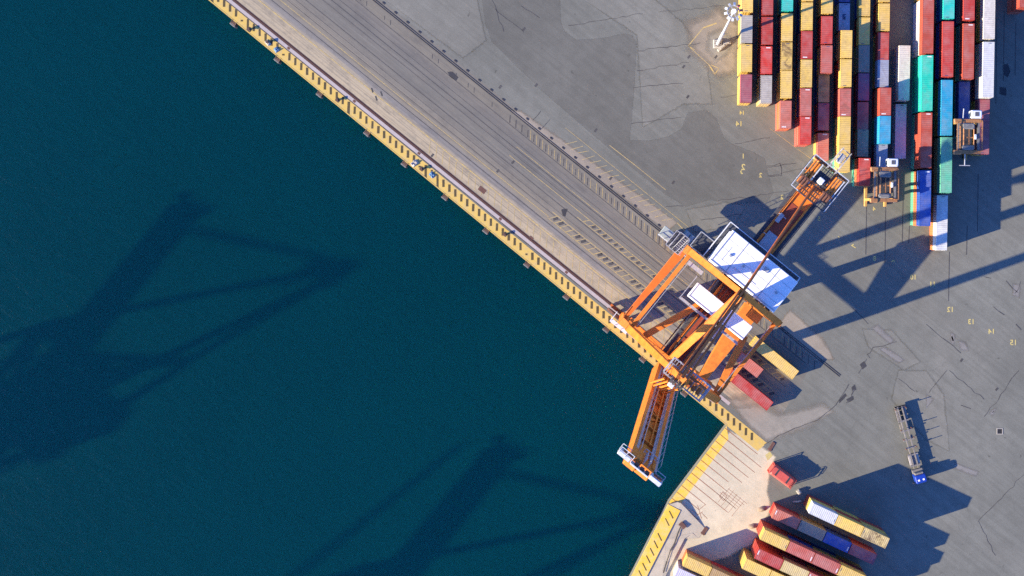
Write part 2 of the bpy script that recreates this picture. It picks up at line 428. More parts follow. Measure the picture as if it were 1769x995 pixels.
# patches of paving
for nm, mt, w, z, polys in [
    ('asphalt_patch', 'asphalt', .25, Z1, [
        [(966, -30), (969, 40), (976, 55), (995, 69), (1040, 66), (1080, 58), (1092, 61), (1099, 74), (1097, 130), (1088, 242), (1120, 243), (1155, 236),
         (1178, 222), (1188, 195), (1220, 190), (1238, 205), (1250, 238), (1262, 248), (1300, 262), (1321, 274), (1327, 300), (1336, 333), (1325, 349),
         (1268, 352), (1225, 345), (1185, 357), (1150, 336), (1080, 280), (1000, 212), (940, 160), (888, 110), (850, 72), (838, 40), (830, -30)]]),
    ('pale_paving', 'light_patch', .5, Z1, [
        [(1490, 568), (1540, 570), (1590, 625), (1562, 640), (1500, 600)],
        [(1552, 640), (1600, 640), (1630, 680), (1640, 780), (1600, 760), (1540, 690)],
        [(1185, 362), (1250, 350), (1290, 356), (1270, 388), (1200, 402)],
        [(980, -20), (1110, -20), (1180, 40), (1220, 100), (1230, 180), (1180, 180), (1110, 220), (1100, 60)],
        [(640, -20), (820, -20), (840, 70), (800, 100)]]),
    ('sandy_paving', 'beige', 2.0, Z2, [
        [.45, (900, 192), (960, 234), (1080, 320), (1170, 385), (1152, 400), (1050, 322), (880, 190)],
        [(1190, 40), (1240, 18), (1275, 40), (1275, 120), (1240, 130), (1195, 85)],
        [(1255, 690), (1300, 680), (1345, 712), (1350, 745), (1325, 750)],
        [.7, (1365, 535), (1420, 585), (1440, 620), (1410, 625), (1345, 560)]]),
    ('worn_concrete', 'pale_concrete', 1.3, Z2 + .002, [
        [(1270, 705), (1310, 698), (1345, 716), (1420, 700), (1440, 712), (1400, 735), (1345, 755), (1322, 762)]]),
    ('mast_foot_patch', 'pale_concrete', 1.0, Z3, [[(1225, 60), (1245, 52), (1262, 66), (1260, 90), (1238, 104), (1222, 86)]]),  # paler patch round the mast foot
    ('dock_concrete', 'cream', .7, Z2 - .0015, [
        [(1262, 745), (1290, 757), (1318, 772), (1340, 790), (1330, 815), (1325, 850), (1332, 880), (1318, 905), (1300, 940), (1260, 960), (1190, 985), (1150, 1010),
         (1130, 1000), (1175, 925), (1175, 868), (1172, 850)]]),
    ('dusty_scuff', 'scuff', .7, Z3, [
        [(1505, 566), (1516, 562), (1545, 588), (1538, 594)], [(1520, 603), (1530, 600), (1562, 622), (1552, 626)],
        [(1643, 575), (1648, 580), (1648, 595), (1643, 590)], [(1655, 588), (1668, 590), (1672, 606), (1660, 604)],
        [(1710, 712), (1722, 704), (1714, 718)], [(1650, 800), (1690, 815), (1685, 822), (1650, 810)],
        [(1750, 490), (1762, 492), (1760, 514), (1750, 510)], [(1600, 680), (1612, 690), (1600, 704)]]),
    ('oil_stain', 'oilstain', .35, Z3, [
        [(773, 124), (782, 124), (791, 134), (788, 139), (779, 133)],
        [(1486, 630), (1493, 624), (1497, 632), (1490, 638)], [(1471, 670), (1477, 664), (1479, 672), (1473, 676)],
        [(1450, 690), (1460, 680), (1462, 684), (1450, 696)], [(1462, 690), (1474, 684), (1475, 690), (1466, 695)],
        [(1733, 112), (1741, 110), (1745, 122), (1740, 134), (1734, 128)], [(1727, 150), (1738, 152), (1738, 166), (1728, 162)],
        [(970, 362), (980, 361), (977, 374), (972, 373)]])]:
    mb = MB()
    for k, p in enumerate(polys):
        ww = w
        if isinstance(p[0], (int, float)): ww, p = p[0], p[1:]
        patch(mb, p, k * .0004, ww)
    o = sheet(mb, nm, M[mt]); o.location.z = z

# hazard strip along the quay edge
def on_edge(t): return E0 + edge_dir * t
eL = (E1 - E0).length
nrm = Vector((-edge_dir.y, edge_dir.x, 0)); nrm = nrm if nrm.y > 0 else -nrm
def q(t, w): p = on_edge(t) + nrm * w; return (p.x, p.y)
mb = MB()
mb.flat([q(-400, .0), q(eL, 0), q(eL + 9.2, 0), q(eL + 9.6, 2.75), q(-400, 2.62)], 0)
o = sheet(mb, 'hazard_strip', M['haz_yellow']); o.location.z = Z2 + .0025
mb = MB(); rs = random.Random(3)
t = -40.0
bare = [(8.5, 10), (43.5, 46.5), (17.5, 19), (100, 102)]
while t < eL + 8:
    for a, b in [(-.78, .78)]:
        if rs.random() < .06: a += .8
        if rs.random() < .06: b -= .7
        # upright dashes seen from the air: across the strip at a slant
        c0 = Vector(q(t - .75, .35)); c1 = Vector(q(t + .75, 2.1))
        ln = Vector((.02 + rs.uniform(-.03, .03), 1)).normalized()
        mid = (c0 + c1) / 2
        L = 1.5
        hi, lo = mid + ln * (L if b > .5 else .2), mid - ln * (L if a > -.5 else .2)
        mb.stripe(lo, hi, rs.uniform(.5, .62), 0)
    t += 1.745
o = sheet(mb, 'hazard_dashes', M['haz_black']); o.location.z = Z3
# kerb, pale band, rail groove
mb = MB(); mb.prism([q(-400, 0), q(eL + .05, 0), q(eL + .05, .22), q(-400, .22)], 0.0, .035)
o = mb.build('quay_kerb', M['haz_yellow']); o['kind'] = 'structure'
def band(name, mat, v0, v1, ua, ub, z):
    mb = MB(); mb.flat([UV(ua, v0), UV(ub, v0), UV(ub, v1), UV(ua, v1)], 0)
    o = sheet(mb, name, M[mat]); o.location.z = z; return o
UE = 44.5
band('rail_kerb_line', 'line_dark', -21.05, -20.82, -330, UE - 1, Z4).name = 'dark_kerb_line'  # dark line along the seaward side of the pale band
band('pale_kerb_band', 'kerb', -20.82, -20.08, -330, UE, Z4)
band('crane_rail_groove', 'groove', -20.0, -19.42, -330, UE - 4, Z4)
for vv, nm in ((-19.72, 'crane_rail'), ):
    mb = MB(); a, b = UV(-330, vv), UV(UE - 4, vv); mb.bar((a.x, a.y, .03), (b.x, b.y, .03), .12, .06)
    o = mb.build(nm, M['brown_iron']); o['kind'] = 'structure'
for vv in (.12, .52):
    mb = MB(); a, b = UV(-330, vv), UV(60, vv); mb.bar((a.x, a.y, .03), (b.x, b.y, .03), .15, .06)
    o = mb.build('crane_rail', M['steel_rail']); o['kind'] = 'structure'
mb = MB()
for vv, w in ((-14.35, .16), (-12.1, .1), (-9.45, .13), (-5.8, .14), (-2.35, .12), (-4.6, .08), (-7.0, .08), (-10.9, .07)):
    mb.stripe(UV(-330, vv), UV(52, vv), w, 0)
o = sheet(mb, 'apron_joints', M['line_dark']); o.location.z = Z3
mb = MB()
for vv, w, ua, ub in ((-16.2, .22, -330, 34), (-13.1, .12, -330, -14.3), (-13.45, .13, -14.3, 50), (-11.7, .13, -14.3, 50), (-9.1, .12, -9.2, 50), (-7.85, .12, -30, 50),
                      (-5.3, .1, -30, 48), (5.0, .1, -24, 12)):
    mb.stripe(UV(ua, vv), UV(ub, vv), w, 0)
u = -14
while u < 50:
    mb.stripe(UV(u, -13.4), UV(u + 1.2, -11.75), .14, 0)
    if u > -9: mb.stripe(UV(u, -9.05), UV(u + 1.0, -7.9), .13, 0)
    u += 1.62
u = -62.0
while u < 8:                       # short yellow ticks inland of the black rail
    if u > -22: mb.stripe(UV(u, 1.7 + random.random()), UV(u + 1.7, 4.3), .1, 0)
    u += 1.75
u = -60.0
while u < 52:                       # faint yellow cross hatch seaward of the black rail
    if u > -30: mb.stripe(UV(u, -2.2), UV(u - 1.3, -.35), .1, 0)
    u += 1.75
u = -92.0
while u < 30:                       # faint slanted ticks on the sandy band
    if u > -45: mb.stripe(UV(u, -19.0), UV(u - 1.6, -16.6), .12, 0)
    u += 1.9
mb.poly([W(1053, 251), W(1098, 286), W(1150, 328)], .11, 0)
mb.poly([W(1189, 79), W(1215, 48), W(1238, 40)], .22, 0); mb.poly([W(1189, 79), W(1225, 112), W(1235, 128), W(1242, 118), W(1228, 112)], .22, 0)
mb.poly([W(1189, 79), W(1200, 86)], .2, 0)
mb.poly([W(1330, 222), W(1402, 275)], .1, 0); mb.poly([W(1170, 385), W(1195, 412)], .18, 0)
o = sheet(mb, 'yellow_markings', M['line_yellow']); o.location.z = Z4
mb = MB()
u = -84.0
while u < 54:                       # dark strokes in a row beside the black rail
    k = (1.0 if u > -5 else .85 if u > -40 else .55) * rs.uniform(.8, 1.1)
    if rs.random() < (.5 if u < -35 else .2 if u < -10 else .04): u += 1.745; continue
    c = UV(u, -1.35).to_2d(); ln = Vector((.05, 1)).normalized()
    mb.stripe(c - ln * 1.05 * k, c + ln * .95 * k, .17 * k + .02, 0)
    u += 1.745
o = sheet(mb, 'dark_strokes', M['line_dark']); o.location.z = Z5
mb = MB()
u = -14
rs = random.Random(5)
while u < 50:                       # darker worn cells between the yellow rungs
    if rs.random() < .75: mb.stripe(UV(u + .9, -13.0), UV(u + 1.6, -12.1), .62, 0)
    if u > -9 and rs.random() < .75: mb.stripe(UV(u + .75, -8.8), UV(u + 1.3, -8.15), .62, 0)
    u += 1.62
o = sheet(mb, 'worn_cells', M['line_dark']); o.location.z = Z3
# manhole plates on the pale band
mb = MB()
for px, py in ((498, 84), (612, 175), (726, 262), (866, 376), (978, 471)):
    c = toUV(W(px, py)); a = [UV(c[0] - .35, -20.7), UV(c[0] + .35, -20.7), UV(c[0] + .35, -20.15), UV(c[0] - .35, -20.15)]
    mb.flat(a, 0)
for px, py, w in ((833, 328, .9), (918, 411, .5)):
    c = W(px, py); mb.flat([c + UV(-w, -w * .6), c + UV(w, -w * .6), c + UV(w, w * .6), c + UV(-w, w * .6)], 0)
o = sheet(mb, 'cover_plates', M['rust_plate']); o.location.z = Z5

# cracks and slab joints
mb = MB()
rs = random.Random(11)
def crack(pxs, w, z=0):
    pts = [W(*p) for p in pxs]; out = [pts[0]]
    for a, b in zip(pts, pts[1:]):
        n = max(1, int((b - a).length / 1.2))
        for i in range(1, n + 1):
            j = .25 if i < n else 0
            out.append(a.lerp(b, i / n) + Vector((rs.uniform(-j, j), rs.uniform(-j, j), 0)))
    mb.poly(out, w, z)
crack([(1549, 590), (1525, 598), (1508, 600), (1503, 610), (1498, 612), (1503, 619)], .14)
crack([(1497, 620), (1491, 632), (1483, 645)], .16); crack([(1466, 664), (1450, 690), (1437, 706), (1425, 715)], .16)
crack([(1425, 715), (1412, 726), (1380, 738), (1345, 752), (1320, 768)], .14)
crack([(1476, 672), (1470, 690), (1462, 696)], .19)
crack([(1716, 530), (1724, 537), (1735, 544)], .16); crack([(1755, 560), (1764, 570)], .19); crack([(1660, 700), (1677, 706)], .13)
crack([(1605, 678), (1622, 656), (1635, 640)], .1); crack([(1552, 654), (1566, 664), (1580, 676)], .1)
crack([(1738, 485), (1748, 497), (1758, 505)], .15); crack([(1763, 486), (1759, 500), (1753, 507)], .13); crack([(1700, 478), (1712, 481)], .12)
for a, b in (((982, 44), (1110, 24)), ((1102, 88), (1210, 74)), ((1100, 122), (1190, 108)), ((1094, 152), (1180, 144)), ((1090, 214), (1180, 202)), ((1137, 21), (1250, 10)),
             ((850, 0), (870, 55)), ((855, 15), (905, 56)), ((900, 10), (932, 31)), ((1245, 168), (1330, 150)), ((1270, 248), (1330, 238)), ((1325, 290), (1375, 282)), ((1326, 304), (1390, 292)),
             ((1240, 347), (1362, 330)), ((1150, 357), (1180, 356)), ((920, 208), (934, 192)), ((936, 222), (950, 206)), ((1210, 380), (1280, 370)), ((1325, 287), (1347, 282)), ((1347, 282), (1350, 303)),
             ((1350, 303), (1329, 305)), ((1700, 720), (1760, 640)), ((1600, 560), (1660, 610)), ((1500, 560), (1470, 530)), ((1640, 640), (1700, 690)), ((1690, 900), (1769, 820)), ((1690, 900), (1720, 960))):
    crack([a, b], .11)
for x, y0, y1 in ((1497, 352, 440), (1530, 350, 455), (1560, 345, 420), (1571, 390, 420), (1640, 435, 520), (1690, 300, 400), (1671, 390, 440), (1735, 20, 140), (1755, 40, 130), (1722, 30, 180)):
    mb.stripe(W(x, y0), W(x - 1.5, y1), .16, 0)
for pt in ((1237, 98), (1190, 98), (1181, 115), (1029, 225), (1163, 315), (1055, 308), (1722, 672), (1661, 622), (926, 147), (905, 50), (1188, 167), (864, 150), (747, 268), (886, 280), (860, 295)):
    c = W(*pt); mb.stripe(c - Vector((.25, .35, 0)), c + Vector((.25, .3, 0)), .45, 0)
for pt in ((643, 156), (659, 162), (650, 170)):
    c = W(*pt); mb.stripe(c + Vector((-.18, .55, 0)), c + Vector((.18, -.5, 0)), .32, 0)
o = sheet(mb, 'paving_cracks', M['line_dark']); o.location.z = Z5

# rust joints and bright kerb paint on the lower dock
d12 = (E2 - E1); ln12 = d12.length; d12.normalize(); n12 = Vector((-d12.y, d12.x, 0)); n12 = n12 if n12.x > 0 else -n12
d23 = dock_dir; n23 = Vector((-d23.y, d23.x, 0)); n23 = n23 if n23.x > 0 else -n23
mb = MB(); mb.flat([E1 + n12 * .05, E2 + n12 * .05, E2 + n23 * 2.6 + d23 * .4, E2 + n12 * 2.4 - d12 * .5, E1 + n12 * 2.2 + d12 * 2.2], 0)
o = sheet(mb, 'dock_kerb_paint', M['dock_yellow']); o.location.z = Z3
mb = MB()
for i in range(12):
    a = E1 + d12 * (ln12 * (.03 + .083 * i)) + n12 * .1
    L = (9.5, 12, 11.5, 11, 10.5, 8, 9, 13, 12, 7, 6.5, 8)[i]
    mb.stripe(a, a + UV(L, 0), .17, 0, .10)
for i in range(5):
    a = W(1240 + i * 6, 868 + i * 6); mb.stripe(a, a + UV(0, 4.5), .06, 0)
    a = W(1238 + i * 5, 852 - i * 2); mb.stripe(a, a + UV(5.5, 0), .06, 0)
for a, b in (((1243, 858), (1248, 850)), ((1248, 850), (1256, 857)), ((1256, 857), (1250, 865)), ((1250, 865), (1243, 858)), ((1195, 880), (1206, 890)), ((1205, 873), (1212, 896)), ((1208, 880), (1218, 872)),
             ((1212, 886), (1222, 896)), ((1204, 890), (1214, 884))):
    mb.stripe(W(*a), W(*b), .1, 0)
o = sheet(mb, 'rust_joints', M['rust_line']); o.location.z = Z4

# raised end of the dock with its own hazard kerb (falls to nothing towards the yard)
rp = [W(1156, 870), W(1170, 866), W(1176, 868), W(1219, 914), W(1206, 930), W(1196, 920), W(1182, 930), W(1150, 992), W(1138, 1060), W(1062, 1060)]
rz = [.72, .72, .72, .06, .05, .25, .4, .4, .4, .4]
mb = MB()
mb.prism([(p.x + .03, p.y) for p in rp], -.02, rz)
mb.f = [f for f in mb.f if len(f) == 4]
n = len(rp)
c = Vector((sum(p.x for p in rp) / n, sum(p.y for p in rp) / n))
c0 = len(mb.v); mb.v.append((W(1150, 930).x, W(1150, 930).y, .5)); mb.fade.append(1)
mb.f += [[n + i, n + (i + 1) % n, c0] for i in range(n)]
o = mb.build('raised_quay', plain('raised_quay_concrete', (.44, .385, .28), .9, 0, .15, .5, (.2, .18, .15), .5)); o['kind'] = 'structure'
def top_z(p): return .58
kp = MB()
a0, a1 = W(1155, 870), W(1063, 1050)
kd = (a1 - a0).normalized(); kn = Vector((-kd.y, kd.x, 0)); kn = kn if kn.x > 0 else -kn
kp.prism([(p.x, p.y) for p in (a0 + kn * -.1, a0 + kn * 3.0, a1 + kn * 3.0, a1 + kn * -.1)], .3, [.77, .77, .62, .62])
o = kp.build('raised_quay_paint', M['dock_yellow']); o['kind'] = 'structure'
mb = MB(); L = (a1 - a0).length; t = 1.2
while t < L - 1:
    p = a0 + kd * t + kn * .75; r = p + kn * 1.55 + kd * 1.15
    if int(t * 7) % 5: mb.stripe(p, r, .24, 0)
    t += 1.9
    mb.v[-4:] = [(x, y, .785 - .15 * (t - 1.9) / L) for x, y, z in mb.v[-4:]]
o = sheet(mb, 'raised_quay_dashes', M['haz_black']); o['kind'] = 'structure'
mb = MB()
mb.poly([W(1176, 908), W(1171, 920), W(1165, 938), W(1158, 950), W(1152, 968), W(1146, 988)], .3, .6)
o = sheet(mb, 'weedy_joint', M['line_dark']); o.location.z = .03
# rusty plates lying on the dock
for i, (px, py, l, w, ang, lab) in enumerate([(1179, 906, 1.6, 1.0, -48, 'short rusty brown steel plate beside the raised dock end'),
                                   (1217, 917, 1.9, .9, 55, 'dark rusty steel plate at the tip of the raised dock'),
                                   (1333, 771, 2.2, .75, 58, 'narrow rusty plate by the end of the striped hazard strip')]):
    mb = MB(); mb.bbox(-l / 2, l / 2, -w / 2, w / 2, 0, .12, .03)
    mb.box(-l / 2 + .15, -l / 2 + .4, -w / 2 - .12, w / 2 + .12, 0, .08)
    o = tag(mb.build('steel_plate', M['rust_plate']), lab, 'steel plate')
    o.location = W(px, py); o.location.z = .03 if i else .66; o.rotation_euler = (0, 0, R(ang))

# bay numbers stencilled on the yard (they read mirrored in the photo)
def number(txt, px, py, size, ang=0):
    cu = bpy.data.curves.new('n', 'FONT'); cu.body = txt; cu.size = size; cu.align_x = 'CENTER'; cu.align_y = 'CENTER'; cu.offset = .045
    tmp = bpy.data.objects.new('n', cu); COL.objects.link(tmp)
    bpy.context.view_layer.update()
    me = bpy.data.meshes.new_from_object(tmp.evaluated_get(bpy.context.evaluated_depsgraph_get()))
    bpy.data.objects.remove(tmp); bpy.data.curves.remove(cu)
    c = W(px, py); ca, sa = math.cos(R(ang)), math.sin(R(ang))
    vs = []
    for v in me.vertices:
        x, y = -v.co.x, v.co.y
        vs.append((c.x + x * ca - y * sa, c.y + x * sa + y * ca, 0))
    fs = [tuple(p.vertices) for p in me.polygons]
    bpy.data.meshes.remove(me)
    return vs, fs
mb = MB()
for t, px, py, s, a in [('1', 1284, 270, 1.5, 0), ('2', 1284, 289, 1.9, 0), ('3', 1281, 298, 1.1, 20), ('2', 1314, 303, 1.4, 0), ('2', 1351, 341, 1.4, 0), ('5', 1415, 378, 1.4, 0),
                        ('6', 1449, 412, 1.4, 0), ('7', 1475, 426, 1.4, 35), ('8', 1511, 447, 1.5, 0), ('9', 1543, 454, 1.5, 0), ('10', 1578, 479, 1.5, 0), ('11', 1611, 491, 1.5, 0),
                        ('12', 1642, 535, 1.6, 0), ('13', 1678, 556, 1.6, 0), ('14', 1713, 573, 1.6, 0), ('15', 1751, 592, 1.7, 0), ('4', 1510, 361, 1.3, 0), ('14', 1277, 214, 1.6, 0), ('14', 1282, 195, 1.2, 0)]:
    vs, fs = number(t, px, py, s, a); mb.add(vs, fs)
mb.flat([W(1322, 786), W(1330, 780), W(1335, 787), W(1326, 796)], -.006)
o = sheet(mb, 'bay_numbers', M['number_yellow']); o.location.z = Z5

# ------------------------------------------------------------------ containers
CW, CH = 2.44, 2.59
def container_meshes(L):
    """corrugated walls with corner posts and rails / ribbed roof / door leaf pair with lock rods"""
    w, l = CW / 2, L / 2
    b = MB()
    n = int(L / .55)
    def wall(p0, p1, out):
        vs, fs = [], []
        for i in range(n * 4 + 1):
            t = i / (n * 4); ph = i % 4
            d = 0 if ph in (0, 1) else -.05
            x = p0[0] + (p1[0] - p0[0]) * t + out[0] * (d - .03); y = p0[1] + (p1[1] - p0[1]) * t + out[1] * (d - .03)
            vs += [(x, y, .16), (x, y, CH - .12)]
        for i in range(n * 4): fs.append((2 * i, 2 * i + 2, 2 * i + 3, 2 * i + 1))
        b.add(vs, fs)
    wall((-w, -l + .1), (-w, l - .1), (-1, 0)); wall((w, l - .1), (w, -l + .1), (1, 0))
    nn = n; n = 5; wall((w - .1, l), (-w + .1, l), (0, 1)); n = nn
    for x in (-w, w):
        s = -1 if x < 0 else 1
        b.box(min(x, x - s * .09), max(x, x - s * .09), -l + .16, l - .16, CH - .13, CH - .01)
        b.box(min(x, x - s * .09), max(x, x - s * .09), -l + .16, l - .16, .02, .17)
        for y in (-l, l):
            t = -1 if y < 0 else 1
            b.box(min(x, x - s * .16), max(x, x - s * .16), min(y, y - t * .17), max(y, y - t * .17), 0, CH)
    for y in (-l, l):
        t = -1 if y < 0 else 1
        for z0, z1 in ((.02, .17), (CH - .13, CH - .01)): b.box(-w + .16, w - .16, min(y, y - t * .1), max(y, y - t * .1), z0, z1)
    b.box(-w + .09, w - .09, -l + .1, l - .1, .1, .15)
    body = b
    r = MB(); k = int(L / .43); vs, fs = [], []
    for i in range(k * 4 + 1):
        t = i / (k * 4); y = -l + .1 + (L - .2) * t; z = CH - .03 + (.02 if i % 4 in (1, 2) else 0)
        vs += [(-w + .09, y, z), (w - .09, y, z)]
    for i in range(k * 4): fs.append((2 * i, 2 * i + 1, 2 * i + 3, 2 * i + 2))
    r.add(vs, fs)
    d = MB()
    d.box(-w + .16, -.02, -l - .005, -l + .05, .17, CH - .13); d.box(.02, w - .16, -l - .005, -l + .05, .17, CH - .13)
    for x in (-.85, -.35, .35, .85): d.tube((x, -l - .05, .1), (x, -l - .05, CH - .08), .025, n=6)
    out = []
    for nm, m_, mt in (('container', body, 'cont'), ('roof', r, 'cont_roof'), ('door', d, 'cont')):
        o = m_.build(nm, M[mt]); out.append(o.data); bpy.data.objects.remove(o)
    return out
C20, C40 = container_meshes(6.06), container_meshes(12.19)
M['mark_white'] = paint_mat('roof_mark_white', (.72, .70, .66), .5, (.3, .1, .08), 2.5)
M['mark_dark'] = paint_mat('roof_mark_dark', (.03, .05, .12), .3, (.2, .22, .3), 2.5)
rmk = []; rmk_dark = []
for L_ in (6.06, 12.19):
    mb = MB(); mb.box(-.1, .85, L_ / 2 - .42, L_ / 2 - .2, CH - .02, CH - .008); o = mb.build('roof_mark', M['mark_white']); rmk.append(o.data); bpy.data.objects.remove(o)
    mb = MB(); mb.box(-.1, .6, L_ / 2 - .36, L_ / 2 - .22, CH - .02, CH - .008); o = mb.build('roof_mark', M['mark_dark']); rmk_dark.append(o.data); bpy.data.objects.remove(o)
PAL = {'yellow': ((.66, .44, .095), 'yellow'), 'gold': ((.56, .30, .055), 'deep yellow'), 'sand': ((.56, .43, .17), 'sandy yellow'), 'red': ((.40, .036, .026), 'crimson red'), 'bright': ((.47, .034, .022), 'bright red'),
       'salmon': ((.48, .13, .085), 'faded salmon red'), 'pink': ((.43, .10, .072), 'dusty red'), 'maroon': ((.30, .075, .09), 'maroon'), 'brick': ((.38, .06, .033), 'brick red'),
       'teal': ((.006, .48, .32), 'bright teal'), 'cyan': ((.01, .46, .37), 'turquoise'), 'seagreen': ((.10, .40, .25), 'pale sea green'), 'sky': ((.006, .27, .44), 'sky blue'), 'blue': ((.01, .075, .36), 'strong blue'),
       'navy': ((.03, .06, .22), 'navy blue'), 'slate': ((.30, .33, .42), 'slate blue'), 'grey': ((.36, .33, .27), 'light grey'), 'olive': ((.24, .22, .17), 'olive grey'), 'white': ((.64, .60, .51), 'dirty white'),
       'ice': ((.56, .57, .55), 'bluish white'), 'lav': ((.50, .48, .56), 'lavender grey'), 'orange': ((.52, .16, .05), 'orange red'), 'brown': ((.38, .25, .10), 'brownish yellow'), 'purple': ((.24, .07, .13), 'dark plum')}
ORD = ['first', 'second', 'third', 'fourth', 'fifth', 'sixth', 'seventh', 'eighth', 'ninth', 'tenth', 'eleventh', 'twelfth', 'thirteenth', 'fourteenth']
NCON = 0
def put_container(colour, loc, rz, big, label, group, stain=0.0, wallcol=None):
    global NCON
    ms = C40 if big else C20
    col, nm = PAL[colour]
    rr = random.Random(NCON); NCON += 1
    k = rr.uniform(.9, 1.08); col = [x * k for x in col]
    o = bpy.data.objects.new('container', ms[0]); COL.objects.link(o)
    o.location = loc; o.rotation_euler = (0, 0, rz + rr.uniform(-.004, .004))
    wc = PAL[wallcol][0] if wallcol else col
    o.color = (*wc, 1); o['stain'] = stain * .5
    tag(o, label, 'container', group)
    for m_, nm_ in ((ms[1], 'roof'), (ms[2], 'door')):
        c = bpy.data.objects.new(nm_, m_); COL.objects.link(c); c.parent = o
        c.color = (*(col if nm_ == 'roof' else wc), 1); c['stain'] = stain if nm_ == 'roof' else stain * .5
    if ('top' in label or 'only' in label) and colour in ('red', 'bright', 'salmon', 'pink', 'brick', 'blue', 'teal') and rr.random() < .8:
        c = bpy.data.objects.new('roof_mark', rmk[1 if big else 0]); COL.objects.link(c); c.parent = o
        if rr.random() < .5: c.rotation_euler.z = math.pi
    elif ('top' in label or 'only' in label) and rr.random() < .6:
        c = bpy.data.objects.new('roof_mark', rmk_dark[1 if big else 0]); COL.objects.link(c); c.parent = o
        if rr.random() < .5: c.rotation_euler.z = math.pi
    return o
TIER = {1: ['only tier'], 2: ['bottom tier', 'top tier'], 3: ['bottom tier', 'middle tier', 'top tier']}
LOWER = ['yellow', 'red', 'brick', 'maroon', 'sand', 'navy', 'grey', 'yellow', 'salmon', 'seagreen', 'gold', 'blue']
# yard rows: right edge of the top layer (x, y, tiers) on the air photo at 3.2204 px per px from x=1220, then the stacks from the far end to the quay end
S = 3.2204
YARD = [
    ((256, 300, 3), [('yellow', -92, 72, 3), ('grey', 80, 240, 3), ('yellow', 243, 400, 3), ('maroon', 408, 575, 3)]),
    ((368, 300, 3), [('red', -75, 88, 3), ('red', 98, 245, 3), ('bright', 256, 410, 3), ('grey', 418, 575, 3)]),
    ((479, 300, 3), [('cyan', -98, 65, 3), ('yellow', 75, 228, 3), ('yellow', 235, 388, 3, .75), ('yellow', 392, 548, 3), ('salmon', 558, 716, 3)]),
    ((590, 300, 3), [('yellow', -150, 8, 3), ('yellow', 12, 166, 3), ('red', 175, 325, 3), ('yellow', 333, 485, 3), ('pink', 490, 645, 3, .2), ('bright', 650, 802, 3)]),
    ((703, 200, 3), [('yellow', -85, 78, 3), ('red', 88, 243, 3), ('pink', 250, 408, 3), ('brown', 418, 567, 2, .4), ('maroon', 573, 725, 2), ('salmon', 740, 892, 2)]),
    ((810, 300, 3), [('navy', -145, 13, 2), ('slate', 20, 165, 2), ('yellow', 170, 322, 3), ('yellow', 328, 485, 3), ('pink', 490, 645, 3, .35), ('yellow', 650, 798, 3), ('yellow', 803, 955, 3)]),
    ((909, 300, 2), [('yellow', -68, 92, 2), ('yellow', 96, 247, 2), ('olive', 252, 402, 2), ('purple', 410, 560, 2), ('maroon', 567, 717, 2), ('olive', 722, 872, 2), ('red', 878, 1032, 3)]),
    ((1029, 550, 3), [('yellow', -145, 14, 2), ('yellow', 20, 172, 2), ('red', 180, 330, 2), ('slate', 337, 480, 2), ('brick', 487, 640, 3), ('sky', 645, 797, 3), ('slate', 805, 955, 2)]),
    ((1135, 300, 2), [('white', 250, 560, 2, .1, 40), ('lav', 577, 885, 1, 0, 40)]),
    ((1263, 300, 3), [('brick', -335, -20, 3, 0, 40), ('brick', -15, 300, 3, 0, 40), ('teal', 305, 618, 3, 0, 40), ('brick', 625, 935, 3, 0, 40), ('blue', 945, 1258, 3, 0, 40)]),
    ((1376, 300, 3), [('cyan', -207, 108, 3, 0, 40), ('red', 115, 430, 3, 0, 40), ('sky', 440, 755, 3, 0, 40), ('seagreen', 760, 1078, 3, 0, 40), ('ice', 1095, 1385, 2, .15, 40)]),
    ((1490, 300, 3), [('red', -200, 115, 3, 0, 40), ('brick', 125, 445, 3, 0, 40), ('navy', 455, 760, 2, 0, 40)]),
    ((1603, 300, 3), [('white', -95, 220, 3, .15, 40), ('ice', 228, 545, 3, 0, 40), ('maroon', 552, 862, 2, 0, 40)]),
    ((1806, 0, 3), [('brick', -270, 45, 3, 0, 40)]),
]
LOWSET = {(0, 3): ['yellow', 'yellow'], (1, 3): ['sand', 'sand'], (2, 4): ['salmon', 'orange'], (3, 5): ['pink', 'salmon'], (0, 0): ['yellow', 'yellow'], (0, 1): ['yellow', 'yellow'], (0, 2): ['yellow', 'yellow'],
          (6, 6): ['seagreen', 'orange'], (9, 4): ['seagreen', 'orange'], (9, 1): ['ice', 'white'], (10, 4): ['orange'], (8, 0): ['slate'], (7, 5): ['seagreen', 'sky'], (5, 5): ['seagreen', 'yellow'], (5, 6): ['seagreen', 'yellow'], (12, 1): ['maroon', 'white'],
          (7, 4): ['red', 'orange'], (9, 2): ['teal', 'teal'], (9, 3): ['seagreen', 'brick']}
TILT = .0155
yrot = -math.atan(TILT)
rl = random.Random(21)
for ri, ((xr, yr, nr), stacks) in enumerate(YARD):
    ref = W(1220 + xr / S, yr / S, nr * CH)
    m_ = len(stacks)
    for si, st in enumerate(stacks):
        colr, y0, y1, n = st[:4]; stain = st[4] if len(st) > 4 else (.0 if rl.random() < .6 else .2); big = len(st) > 5
        yc = (y0 + y1) / 2 / S
        Y = (NY - yc) * (CAM_H - n * CH) / FPX
        X = ref.x + (Y - ref.y) * TILT - CW / 2
        lows = LOWSET.get((ri, si), [rl.choice(LOWER), rl.choice(LOWER)])
        for k in range(n):
            cc = colr if k == n - 1 else lows[k % len(lows)]
            jit = rl.uniform(-.06, .06)
            size = 'long' if big else 'short'
            pos = ORD[m_ - 1 - si]
            if ri == 13: lab = f'{PAL[cc][1]} long container, {TIER[n][k]}, alone at the yard corner beyond the last row'
            else: lab = f'{PAL[cc][1]} {size} container, {TIER[n][k]}, {pos} from quay end, {ORD[ri]} row from mast'
            put_container(cc, (X + jit * .8, Y + jit, k * CH), yrot, big, lab, 'containers in the long yard rows', stain if k == n - 1 else 0)
